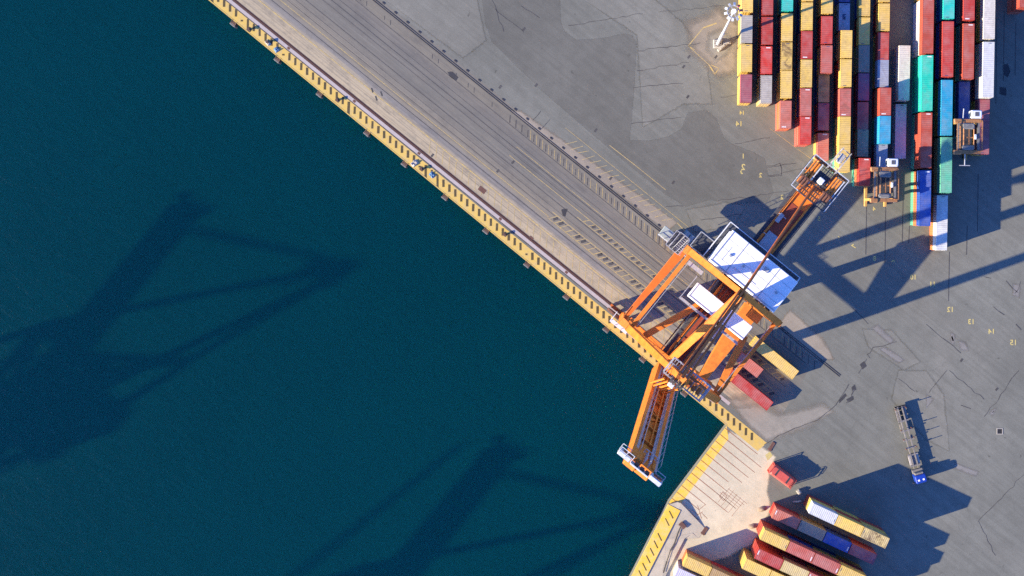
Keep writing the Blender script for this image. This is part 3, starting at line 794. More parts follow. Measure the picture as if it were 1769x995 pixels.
# dark lettering on the roof of the pale blue container in the sixth row
src_ = [o for o in COL.objects if o.get('label', '').startswith('slate blue short container, top tier') and 'sixth row' in o['label']]
if src_:
    vs, fs = number('PM', NX, NY, 1.0, 90)
    mb = MB(); mb.add([(x, y, CH - .004) for x, y, z in vs], fs); part(mb, 'roof_lettering', M['mark_dark'], src_[0])
# slanted rows by the dock
LD = Vector((.908, -.419, 0)); LN = Vector((-.419, -.908, 0)); lrot = math.atan2(LD.y, LD.x) - math.pi / 2
DOCK = [((1405.3, 869.6), 3, ['ice', 'yellow', 'sand'], ['brick', 'yellow']),
        ((1341.4, 878.2), 2, ['salmon', 'olive', 'blue', 'maroon'], ['red', 'brown', 'navy', 'red']),
        ((1321.2, 914.8), 3, ['yellow', 'pink', 'pink', 'yellow'], ['brick', 'brick', 'navy', 'gold']),
        ((1311.0, 947.5), 3, ['red', 'sand', 'pink', 'yellow'], ['brick', 'red', 'maroon', 'gold']),
        ((1289.9, 965.0), 3, ['yellow', 'yellow', 'red', 'sand'], ['gold', 'yellow', 'brick', 'red']),
        ((1187.5, 961.0), 2, ['yellow', 'brown', 'sand'], ['orange', 'red', 'brick']),
        ((1172.0, 981.0), 2, ['lav', 'slate'], ['white', 'purple'])]
for ri, ((px, py), n, cols, lows) in enumerate(DOCK):
    base = W(px, py, n * CH)
    for si, cc0 in enumerate(cols):
        c = base + LD * (6.06 / 2 + si * 6.22) + LN * (CW / 2)
        for k in range(n):
            cc = cc0 if k == n - 1 else lows[(si + k) % len(lows)]
            if si == 0 and k < n - 1: cc = lows[0] if k == 0 else lows[min(1, len(lows) - 1)]
            if si == 0 and ri == 0 and k == 1: cc = 'yellow'
            lab = f'{PAL[cc][1]} container, {TIER[n][k]}, {ORD[si]} from dock end, {ORD[ri]} slanted row'
            lab += ' from the truck'
            put_container(cc, (c.x, c.y, k * CH), lrot, False, lab, 'containers in the slanted rows by the dock', .8 if (ri, si) == (0, 2) and k == n - 1 else .0)
# containers on the quay under the crane
qrot = -A - math.pi / 2
for cc, px, py, big, h, lab in (('red', 1294, 673, True, 0, 'long crimson container on the quay lane nearest the water under the crane'),
                         ('salmon', 1295, 631, False, 0, 'short faded salmon container on the middle quay lane under the crane'),
                         ('yellow', 1338, 619, True, 0, 'long yellow container on the quay under the crane, furthest inland')):
    p = W(px, py, CH); put_container(cc, (p.x, p.y, 0), qrot, big, lab, 'containers set down under the crane')
# faded red open-sided unit standing alone on the dock
p = W(1352, 824, CH); t = empty('tank_container', (p.x, p.y, 0), lrot + R(-12))
mb = MB(); mb.bbox(-1.18, 1.18, -3.0, 3.0, .15, 2.5, .35); part(mb, 'body', M['red_tank'], t)
for y in (-1.55, 1.45):
    mb = MB(); mb.bbox(-1.0, .75, y - .2, y + .2, 2.46, 2.53, .05); part(mb, 'roof_slot', M['dark'], t)
mb = MB()
for x in (-1.15, 1.15):
    for y in (-3.02, 3.02): mb.bar((x, y, 0), (x, y, 2.6), .15)
    mb.bar((x, -3, .1), (x, 3, .1), .16)
for y in (-3.02, 3.02): mb.bar((-1.15, y, 2.55), (1.15, y, 2.55), .13); mb.bar((-1.15, y, .1), (1.15, y, .1), .16)
part(mb, 'frame', M['red_tank'], t)
mb = MB(); mb.rail([(-.9, 2.4, 2.5), (.9, 2.4, 2.5), (.9, 2.95, 2.5), (-.9, 2.95, 2.5), (-.9, 2.4, 2.5)], .35, .07, 1.0, False); part(mb, 'guard_rail', M['brown_iron'], t)
tag(t, 'faded red rounded container with two dark roof slots standing alone on dock', 'container')

# ------------------------------------------------------------------ quay crane
CU, CV = 23.0, -9.5
def crane_point(u, v, h): return Vector((u - CU, v - CV, h))
P = crane_point
LU, RU = 13.1, 33.3
WV, LV = -19.7, .7
M['galv_pale'] = plain('pale_blue_grey_steel', (.46, .49, .52), .5, .1, .25, 1.5, (.2, .17, .15), .5)
M['orange_dim'] = plain('crane_orange_dim', (.68, .15, .015), .55, 0, .22, .6, (.15, .05, .02), .5)  # crane orange turned redder: grime and dim grazing light put into the colour
def build_boom(root):
    """boom lying seaward along -y from its hinge; the hinge object turns it up"""
    b = MB(); L = 46.5
    for s in (-1, 1):
        x = s * 1.85
        b.bar((x, -.2, -.1), (x, -L, .15), .62, 2.5, .5, 1.7)
    boom = part(b, 'boom', M['orange'], root)
    d = MB()
    d.box(-1.53, 1.53, -L + .2, -2, .0, .15)
    for y in range(2, 40, 6): d.bar((-1.5, -y, .35), (1.5, -y, .35), .35, .5)
    for i, y in enumerate(range(2, 30, 4)):
        s = 1 if i % 2 else -1
        d.bar((-1.5 * s, -y, .2), (1.5 * s, -y - 4, .2), .28, .3)
    d.bar((-.55, -4, .5), (-.55, -L + 8, .5), .22, .3); d.bar((.55, -4, .5), (.55, -L + 8, .5), .22, .3)
    part(d, 'deck', M['orange'], boom)
    for s in (-1, 1):
        w = MB(); w.box(min(s * 1.1, s * 1.5), max(s * 1.1, s * 1.5), -L + 1, -.5, .72, .78)
        w.rail([(s * 1.12, -1, .78), (s * 1.12, -L + 1.5, .78)], 1.0, .08, 3.0, False)
        if s > 0:
            w.box(2.2, 2.7, -L + 1, -1, .4, .46); w.rail([(2.7, -1, .46), (2.7, -L + 1.5, .46)], 1.0, .08, 3.0, False)
        part(w, 'walkway', M['galv'], boom)
    h = MB()
    h.bbox(-2.15, -.2, -L - .9, -L + 2.2, -.9, 1.2, .12); h.bbox(-.1, 2.15, -L - .6, -L + 1.9, -.9, .8, .12)
    part(h, 'boom_head', M['orange'], boom)
    tp = MB()
    tp.bbox(-3.8, -1.7, -L - 2.1, -L - .95, .2, .9, .1); tp.bbox(1.8, 3.8, -L - 2.1, -L - .95, .2, .9, .1)
    tp.box(-1.5, 1.6, -L - 2.2, -L - 1.05, .2, .42)
    part(tp, 'tip_platform', M['galv_pale'], boom)
    tq = MB()
    for x in (-3.2, -2.4, -.9, .1, 1.0, 2.2, 2.9): tq.box(x, x + .6, -L - 2.0, -L - 1.15, .4, 1.05 if abs(x) > 1.5 else .7)
    part(tq, 'sheave_block', M['rust'], boom)
    L1 = -L
    for pts in ([(-3.8, L1 - 2.2, .5), (-1.6, L1 - 2.2, .5)], [(-3.8, L1 - .9, .5), (-2.3, L1 - .9, .5)], [(2.3, L1 - .9, .5), (3.8, L1 - .9, .5)],
                [(-.4, L1 + 2.1, .9), (1.9, L1 + 2.1, .9), (1.9, L1 + 3.4, .9)], [(.1, L1 + 2, .9), (.1, L1 - 1, .9)], [(.9, L1 + 2, .9), (.9, L1 - 1, .9)]):
        rr = MB(); rr.rail(pts, 1.0, .09, 1.1); part(rr, 'railing', M['galv_pale'], boom)
    return boom
def build_crane():
    root = empty('quay_crane', UV(CU, CV), -A)
    # travelling gear
    for u in (LU, RU):
        for v in (WV, LV):
            b = MB()
            b.bar(P(u - 3.6, v, 1.9), P(u + 3.6, v, 1.9), .7, .9)
            for k in (-2.4, 2.4): b.bar(P(u + k - 1.5, v, 1.0), P(u + k + 1.5, v, 1.0), .55, .7)
            b.bar(P(u, v, 2.0), P(u, v, 3.6), .9, .9)
            bg = part(b, 'bogie', M['orange_dark'], root)
            w = MB()
            for k in (-3.5, -1.3, 1.3, 3.5): w.tube(P(u + k, v - .2, .42), P(u + k, v + .2, .42), .4, n=14)
            part(w, 'wheel', M['dark'], bg)
    for v in (WV, LV):
        b = MB(); b.bar(P(LU - 1.0, v, 4.3), P(RU + 1.0, v, 4.3), 1.1, 1.7); part(b, 'sill_beam', M['orange'], root)
    # legs
    for u in (LU, RU):
        b = MB(); b.bar(P(u, WV, 3.6), P(u, WV, 16), 1.5, 1.7); b.bar(P(u, WV, 16), P(u, -17.3, 44.5), 1.5, 1.6, 1.2, 1.3); part(b, 'leg', M['orange'], root)
        b = MB(); b.bar(P(u, LV, 3.6), P(u, LV, 44.5), 1.6, 1.8, 1.3, 1.4); part(b, 'leg', M['orange'], root)
        s = 1 if u == LU else -1
        b = MB()
        wl, ww = (1.9, .8) if u == LU else (3.6, 1.2)
        i = .2
        pts = [P(u - .75, WV + .8, 0), P(u + ww - .75, WV + .8, 0), P(u - .75 + wl * .85, -6, 0), P(u - .75 + wl, LV - .9, 0), P(u - .75, LV - .9, 0)]
        if u == RU: pts = [P(u - .6, WV + .8, 0), P(u + 1.2, WV + .8, 0), P(u + 1.2, LV - .9, 0), P(u - 2.6, LV - .9, 0), P(u - 2.2, -7, 0)]
        b.prism([(p.x, p.y) for p in pts], 13.6, 15.9); part(b, 'portal_beam', M['orange_dim'] if u == LU else M['orange'], root)
        b = MB(); b.bar(P(u, -16.7, 44.3), P(u, LV - .7, 44.3), .7, 1.0); part(b, 'top_side_beam', M['orange'], root)
    b = MB(); b.bar(P(LU - .8, -17.3, 45.0), P(RU + .8, -17.3, 45.0), 1.3, 1.5); part(b, 'top_cross_beam', M['orange'], root)
    b = MB(); b.bar(P(LU - .8, LV, 45.2), P(RU + .8, LV, 45.2), 1.2, 1.5); part(b, 'top_cross_beam', M['orange'], root)
    b = MB(); b.bar(P(LU, WV, 15.2), P(RU, WV, 15.2), 1.0, 1.5); part(b, 'portal_cross_beam', M['orange'], root)
    for (a, c) in ((P(16.0, -16.7, 44.2), P(20.6, -5.0, 44.2)), (P(33.0, -16.8, 44.6), P(30.4, -5.0, 44.6))):
        b = MB(); b.bar(a, c, 1.15, 1.0); part(b, 'plan_brace', M['orange'], root)
    # pylons
    WA, LA = (22.8, -16.1, 69.0), (23.2, .7, 58.5)
    for u, x in ((LU, -.35), (RU, .35)):
        b = MB(); b.bar(P(u, -17.3, 45.4), P(WA[0] + x, WA[1], WA[2]), 1.3, 1.4, .95, 1.0); part(b, 'pylon_leg', M['orange'], root)
        b = MB(); b.bar(P(u, LV, 45.6), P(LA[0] + x, LA[1], LA[2]), 1.25, 1.3, .95, 1.0); part(b, 'pylon_leg', M['orange'], root)
    b = MB(); b.bar(P(23.2, .5, 58.2), P(22.4, -16.6, 45.5), 1.3, 1.3); part(b, 'pylon_strut', M['orange'], root)
    b = MB()
    b.tube(P(*WA), P(*LA), .28, n=8); b.tube(P(WA[0] + .9, WA[1], WA[2]), P(LA[0] + .6, LA[1], LA[2]), .2, n=8); b.tube(P(WA[0] - .7, WA[1], WA[2]), P(LA[0] - .5, LA[1], LA[2]), .2, n=8)
    part(b, 'upper_stay', M['orange_dark'], root)
    b = MB(); b.tube(P(*LA), P(23.0, 24.2, 44.9), .26, n=8); part(b, 'back_stay', M['orange_dark'], root)
    # head platform of the seaward pylon
    b = MB()
    for k in range(16): b.bar(P(20.2 + k * .5, -17.4, 66.35), P(20.2 + k * .5, -14.4, 66.35), .1 if k % 5 else .22, .14)
    for y in (-17.4, -16.4, -15.4, -14.4): b.bar(P(20.2, y, 66.3), P(27.8, y, 66.3), .2, .16)
    hp = part(b, 'head_platform', M['galv'], root)
    b = MB(); b.rail([P(20.2, -17.4, 66.4), P(27.8, -17.4, 66.4), P(27.8, -14.4, 66.4), P(20.2, -14.4, 66.4), P(20.2, -17.4, 66.4)], 1.1, .11, 1.6)
    b.rail([P(23.6, -17.4, 66.4), P(23.6, -14.4, 66.4)], 1.1, .11, 1.6); part(b, 'railing', M['galv'], hp)
    b = MB()
    for k in (-.9, -.3, .5, 1.1): b.tube(P(22.8 + k - .12, -17.2, 68.2), P(22.8 + k + .12, -17.2, 68.2), .75, n=16)
    part(b, 'sheave', M['dark'], hp)
    b = MB(); b.bbox(22.0 - CU, 23.0 - CU, -18.6 - CV, -17.8 - CV, 66.4, 67.6, .08); part(b, 'sheave_cover', M['offwhite'], hp)
    b = MB()
    for k in range(3): b.bbox(24.5 + k * .95 - CU, 25.1 + k * .95 - CU, -16.9 - CV, -15.7 - CV, 66.42, 67.0, .1)
    b.tube(P(24.3, -15.2, 66.8), P(27.4, -15.2, 66.8), .22, n=8); part(b, 'rope_winch', M['orange_dark'], hp)
    b = MB()
    for k in range(5): b.bar(P(21.0 + k * .7, -18.0, 67.5), P(20.4 + k * .75, -20.8, 60.5), .22, .3)
    part(b, 'link_plate', M['orange'], hp)
    # girder
    b = MB(); b.box(-1.75, 1.75, -19.2 - CV, 24.5 - CV, 41.6, 44.2); b.box(-2.0, 2.0, 22.0 - CV, 25.0 - CV, 41.4, 44.9)
    b.box(-1.9, -1.55, -19 - CV, 24 - CV, 44.2, 44.5); b.box(1.55, 1.9, -19 - CV, 24 - CV, 44.2, 44.5)
    gi = part(b, 'girder', M['orange'], root)
    b = MB(); b.box(-1.5, 1.5, -18.5 - CV, 19.6 - CV, 44.2, 44.26); part(b, 'deck_shade', M['shaded_deck'], gi)  # thin sheet painting shade onto the girder top, stops where the sun returns
    for s in (-1, 1):
        b = MB(); b.box(min(s * 1.9, s * 2.7), max(s * 1.9, s * 2.7), -18 - CV, 22 - CV, 43.9, 43.98)
        b.rail([(s * 2.7, -18 - CV, 43.98), (s * 2.7, 22 - CV, 43.98)], 1.1, .09, 2.5); part(b, 'walkway', M['grating'], gi)
    b = MB()
    for y in (12, 16.5): b.rail([(-1.9, y - CV, 44.5), (-.4, y - CV, 44.5)], .9, .12, 1.0, False)
    b.bbox(-1.7, -.9, 15.0 - CV, 16.9 - CV, 44.5, 44.9, .05); b.box(-1.3, 1.2, 9 - CV, 13 - CV, 44.25, 44.33); part(b, 'girder_fitting', M['galv'], gi)
    # rear platform
    b = MB()
    for k in range(17): x = -3.6 + 7.8 * k / 16; b.bar((x, 21.9 - CV, 44.95), (x, 29.1 - CV, 44.95), .09 if k % 4 else .2, .1)
    for k in range(9): y = 21.9 - CV + 7.2 * k / 8; b.bar((-3.6, y, 44.93), (4.2, y, 44.93), .09 if k % 4 else .2, .1)
    b.box(-1.0, 1.5, 24.5 - CV, 27.5 - CV, 44.8, 44.88)
    rp_ = part(b, 'rear_platform', M['grating'], root)
    b = MB(); b.rail([(-3.6, 21.9 - CV, 45), (-3.6, 29.1 - CV, 45), (4.2, 29.1 - CV, 45), (4.2, 21.9 - CV, 45)], 1.15, .1, 1.8); b.rail([(-3.6, 21.9 - CV, 45), (-2, 21.9 - CV, 45)], 1.15, .1, 1.2); part(b, 'railing', M['galv_pale'], rp_)
    b = MB()
    for x in (-1.8, 1.9): b.bar((x, 24.6 - CV, 44.4), (x, 29.3 - CV, 44.5), .6, .8)
    for y in (26.2, 28.9): b.bar((-3.4, y - CV, 44.4), (4.0, y - CV, 44.4), .35, .5)
    part(b, 'tail_frame', M['orange'], rp_)
    for x in (-2.3, 2.7):
        b = MB()
        for k in (-.55, 0, .55): b.tube((x + k, 24.6 - CV, 45.7), (x + k, 28.2 - CV, 45.7), .2, n=10)
        b.bbox(x - .9, x + .9, 23.2 - CV, 24.4 - CV, 45, 46.3, .1); wi = part(b, 'winch', M['orange'], rp_)
        b = MB()
        for k in (-.6, .0, .6): b.tube((x + k, 23.0 - CV, 46.2), (x + k, 24.5 - CV, 46.4), .28, n=10)
        b.box(x - 1.0, x + 1.0, 24.4 - CV, 24.7 - CV, 45, 46.6); part(b, 'winch_motor', M['rust'], wi)
        b = MB(); b.bar((x + .95, 24 - CV, 46.2), (x + .95, 28.4 - CV, 46.2), .14, .14); b.bar((x + .95, 24 - CV, 45), (x + .95, 24 - CV, 46.2), .1); b.bar((x + .95, 28.4 - CV, 45), (x + .95, 28.4 - CV, 46.2), .1); part(b, 'guard_bar', M['offwhite'], wi)
    b = MB(); b.bbox(-.35, .75, 25.3 - CV, 26.4 - CV, 45, 46.4, .1); part(b, 'control_cabin', M['offwhite'], rp_)
    b = MB()
    for s in (-1, 1):
        b.bar((.4 + s * .9, 28.4 - CV, 46), (.4 + s * .9, 33 - CV, 46), .16); b.bar((.4 + s * .9, 28.4 - CV, 47.4), (.4 + s * .9, 33 - CV, 47.2), .12)
        for y in (29.6, 31, 32.4): b.bar((.4 + s * .9, y - CV, 46), (.4 + s * .9, y + .7 - CV, 47.3), .1)
    for y in (29.5, 30.8, 32.1, 33): b.bar((-.5, y - CV, 46), (1.3, y - CV, 46), .14)
    b.bbox(-.1, .9, 30.4 - CV, 32.2 - CV, 45.6, 46.9, .1); part(b, 'service_jib', M['cream_metal'], rp_)
    # hoist ropes and trolley rails along the girder, festoon on its flank
    b = MB()
    for x in (-1.35, -.5, .5, 1.35): b.bar((x, -18.5 - CV, 44.9), (x, 1.5 - CV, 45.2), .09 if abs(x) < 1 else .2, .2)
    part(b, 'hoist_rope', M['dark'], root)
    b = MB()
    for k in range(14): y = -17 + k * 1.3; b.bar((-2.95, y - CV, 42.6), (-2.95, y + .9 - CV, 41.9), .1, .5)
    b.bar((-2.95, -18 - CV, 43.2), (-2.95, 2 - CV, 43.2), .16); part(b, 'festoon', M['rust'], root)
    b = MB()
    for u in (LU + .6, RU - .6): b.rail([P(u, -16, 44.9), P(u, -.6, 44.9)], 1.0, .09, 2.4, False)
    b.rail([P(LU, -18.1, 45.8), P(RU, -18.1, 45.8)], 1.0, .09, 2.2, False); part(b, 'catwalk_rail', M['galv'], root)
    b = MB(); b.box(LU + .5 - CU, RU - .5 - CU, -18.2 - CV, -17.9 - CV, 45.72, 45.8); part(b, 'catwalk', M['grating'], root)
    for (a, c) in ((P(LU, -17.0, 30), P(21.4, -17.2, 44)), (P(RU, -17.0, 30), P(25, -17.2, 44))):
        b = MB(); b.bar(a, c, .6, .6); part(b, 'knee_brace', M['orange_dim'], root)
    for (a, c) in ((P(LU, LV, 31), P(21.2, LV, 44)), (P(RU, LV, 31), P(25.2, LV, 44))):
        b = MB(); b.bar(a, c, .6, .6); part(b, 'knee_brace', M['orange_dim'], root)
    # machine house
    b = MB(); b.box(14.9 - CU, 31.4 - CU, 1.6 - CV, 9.6 - CV, 45.3, 45.5); pf = part(b, 'house_platform', M['grating'], root)
    b = MB(); b.rail([P(15, 1.6, 45.5), P(15, 9.6, 45.5), P(31.3, 9.6, 45.5), P(31.3, 1.6, 45.5)], 1.15, .14, 2.2); part(b, 'railing', M['offwhite'], pf)
    b = MB(); b.bbox(15.95 - CU, 30.5 - CU, 1.75 - CV, 8.3 - CV, 45.5, 51.6, .12); mh = part(b, 'machine_house', M['offwhite'], root)
    b = MB(); b.bbox(15.75 - CU, 30.65 - CU, 1.55 - CV, 8.5 - CV, 51.6, 52.0, .12)
    rf = part(b, 'roof', M['white'], mh)
    b = MB()
    for u in (19.4, 26.6): b.box(u - .06 - CU, u + .06 - CU, 1.6 - CV, 8.4 - CV, 51.98, 52.06)
    b.box(15.9 - CU, 30.5 - CU, 1.85 - CV, 1.98 - CV, 52, 52.1); b.box(16.05 - CU, 16.2 - CU, 1.9 - CV, 8.2 - CV, 52, 52.1)
    b.bbox(24.3 - CU, 25.3 - CU, 6.2 - CV, 7.1 - CV, 52.0, 52.25, .05); b.box(17.5 - CU, 17.56 - CU, 3 - CV, 6 - CV, 51.99, 52.05); b.box(20 - CU, 25 - CU, 3.4 - CV, 3.47 - CV, 51.99, 52.05)
    for u in (18, 21, 23, 28.5): b.bbox(u - CU, u + .45 - CU, 4.4 - CV, 4.85 - CV, 52.0, 52.3, .05)
    for v in (3.2, 5.0, 6.8): b.box(15.9 - CU, 30.5 - CU, v - .02 - CV, v + .02 - CV, 51.995, 52.02)
    part(b, 'roof_fitting', M['galv'], mh)
    b = MB()
    for k in range(5): b.box(24.4 + k * 1.25 - CU, 25.0 + k * 1.25 - CU, 1.2 - CV, 1.74 - CV, 48.4, 51.0)
    part(b, 'cable_box', M['dark'], mh)
    # trolley
    b = MB(); b.bbox(17.4 - CU, 29.7 - CU, -5.7 - CV, -2.9 - CV, 45.0, 48.0, .1); tr = part(b, 'trolley', M['orange_dark'], root)
    b = MB(); b.bbox(17.1 - CU, 29.95 - CU, -5.85 - CV, -2.75 - CV, 48.0, 48.35, .1)
    part(b, 'roof', M['white'], tr)
    b = MB(); b.box(17.35 - CU, 17.5 - CU, -5.7 - CV, -2.9 - CV, 48.33, 48.42); b.box(17.3 - CU, 29.8 - CU, -5.6 - CV, -5.48 - CV, 48.33, 48.42); part(b, 'roof_gutter', M['galv'], tr)
    b = MB(); b.rail([P(16.4, -7.1, 46), P(16.4, -2.0, 46)], 1.1, .13, 1.6, False); b.rail([P(16.4, -7.1, 46), P(30, -7.1, 46)], 1.1, .12, 2.4, False)
    b.box(16.4 - CU, 30 - CU, -7.1 - CV, -6.7 - CV, 45.9, 45.98); part(b, 'walkway', M['galv'], tr)
    b = MB(); b.bbox(24.9 - CU, 27.1 - CU, -9.4 - CV, -7.2 - CV, 36.5, 39.2, .12); b.box(25.8 - CU, 26.2 - CU, -8.6 - CV, -8.2 - CV, 39.2, 45); cb = part(b, 'driver_cab', M['offwhite'], tr)
    b = MB(); b.box(25.1 - CU, 26.9 - CU, -9.46 - CV, -9.40 - CV, 37.0, 38.9); part(b, 'window', M['glass'], cb)
    # landside left corner: stair landings and platforms
    for h, (ua, ub, va, vb) in ((16.2, (9.6, 12.2, -1.2, 2.6)), (30, (9.8, 12.2, -1.2, 2.6)), (44.6, (12.0, 15.0, 1.6, 4.9))):
        b = MB(); b.box(ua - CU, ub - CU, va - CV, vb - CV, h, h + .1); ld = part(b, 'stair_landing', M['grating'], root)
        b = MB(); b.rail([P(ua, va, h), P(ua, vb, h), P(ub, vb, h), P(ub, va, h), P(ua, va, h)], 1.1, .14, 1.3); part(b, 'railing', M['galv'], ld)
    b = MB()
    hs = [4.5, 10, 16.2, 23, 30, 37, 44.6]
    for i, (h0, h1) in enumerate(zip(hs, hs[1:])):
        va, vb = (-1.0, 2.4) if i % 2 == 0 else (2.4, -1.0)
        for uu in (10.1, 11.1): b.bar(P(uu + i * .12, va, h0), P(uu + i * .12, vb, h1), .08, .12)
        for k in range(1, 8): t_ = k / 8; b.bar(P(10.1 + i * .12, va + (vb - va) * t_, h0 + (h1 - h0) * t_), P(11.1 + i * .12, va + (vb - va) * t_, h0 + (h1 - h0) * t_), .1, .04)
    part(b, 'stair', M['galv'], root)
    b = MB(); b.box(13.6 - CU, 17 - CU, -1.4 - CV, -.6 - CV, 45.3, 45.38); part(b, 'top_walkway', M['galv'], root)
    # electrical house on the landside sill, cable reel seaward
    b = MB(); b.bbox(7.4 - CU, 12.1 - CU, -.5 - CV, 1.9 - CV, 5.3, 7.7, .1); eh = part(b, 'electrical_house', M['green_grey'], root)
    b = MB()
    for k in range(3): b.bbox(12.0 + k * 1.15 - CU, 12.95 + k * 1.15 - CU, 2.2 - CV, 4.0 - CV, 5.3, 6.6, .06)
    b.box(11.6 - CU, 15.6 - CU, 2.0 - CV, 4.2 - CV, 5.15, 5.3); part(b, 'transformer', M['green_grey'], eh)
    b = MB(); b.rail([P(7.3, -.6, 7.7), P(12.1, -.6, 7.7), P(15, -.6, 7.7)], .9, .12, 1.5); part(b, 'railing', M['offwhite'], eh)
    b = MB(); b.tube(P(11.0, -20.9, 3.2), P(11.0, -20.4, 3.2), 1.9, n=24); b.bar(P(11, -20.6, 3.2), P(11, -20.6, 5), .4); part(b, 'cable_reel', M['rust'], root)
    b = MB(); b.bbox(28.2 - CU, 30.6 - CU, -2.0 - CV, -.1 - CV, 43.6, 46.0, .1); part(b, 'equipment_box', M['orange'], root)
    b = MB(); b.rail([P(10.6, -18.8, 16), P(10.6, -21.2, 16), P(15.0, -21.2, 16)], 1.1, .14, 1.3); b.box(10.6 - CU, 15 - CU, -21.2 - CV, -20.6 - CV, 15.9, 16); part(b, 'leg_platform', M['offwhite'], root)
    return root
M['shaded_deck'] = plain('girder_deck_shade', (.30, .055, .022), .7, 0, .3, 1.0, (.08, .03, .02), .5)  # red-brown with the shade on the girder top put into the colour
M['slateblue'] = plain('blue_grey_housing', (.085, .09, .105), .6, 0, .2, 1.5, (.05, .05, .06), .4)
crane = build_crane()
tag(crane, 'orange container crane on the quay rails with raised boom and white machine house', 'crane')
boom = build_boom(crane)
boom.location = P(23.2, -19.3, 43.6); boom.rotation_euler = (-R(79.7), 0, 0)
# two cranes on the pier opposite, booms down over the water; out of frame, their shadows cross the water
for loc, lab in ((FC, 'unseen orange quay crane with lowered boom on far pier, casting the upper water shadow'), (FC2, 'unseen orange quay crane with lowered boom on far pier, casting the lower water shadow')):
    c = copy_tree(crane)
    c.location = (loc.x, loc.y, 0); c.rotation_euler = (0, 0, -A + math.pi)
    tag(c, lab, 'crane', 'unseen cranes on the far pier')
    for ch in c.children:
        if ch.name.startswith('boom'): ch.rotation_euler = (0, 0, 0); ch.scale = (1, .9, 1)
    b = MB(); b.tube(P(22.8, -16.1, 69), P(21.6, -19.3 - 36, 44.5), .3, n=8); b.tube(P(23.4, -16.1, 69), P(24.8, -19.3 - 36, 44.5), .3, n=8)
    part(b, 'fore_stay', M['orange_dark'], c)

# slewing crane behind them with a slender lattice jib
p = W(-472, 1198); vv = UV(0, 1); base = p - vv * 60
sl = empty('slewing_crane', (base.x, base.y, 0), -A)
b = MB(); b.bbox(-5, 5, -5, 5, 0, 3, .3); part(b, 'chassis', M['dark'], sl)
b = MB()
for x, y in ((-1.6, -1.6), (1.6, -1.6), (1.6, 1.6), (-1.6, 1.6)): b.bar((x, y, 3), (x * .7, y * .7, 48), .5)
for k in range(9): h = 3 + k * 5; s_ = 1.6 - .05 * k; b.bar((-s_, -s_, h), (s_, s_, h + 5), .3); b.bar((s_, -s_, h), (-s_, s_, h + 5), .3)
part(b, 'tower', M['yellow_mach'], sl)
b = MB()
for x in (-1.1, 1.1): b.bar((x, 0, 46), (x * .35, 60, 60), .55, .6, .3, .4)
for k in range(15): y = 2 + k * 4; b.bar((-1.0, y, 46.3 + y * .2333), (1.0, y + 3, 47 + y * .2333), .16)
part(b, 'jib', M['yellow_mach'], sl)
b = MB(); b.bbox(-2, 2, -9, -5, 44, 48, .3); part(b, 'counterweight', M['concrete_block'], sl)
tag(sl, 'yellow slewing crane on unseen far pier whose slender jib shadow crosses the lower water', 'crane')

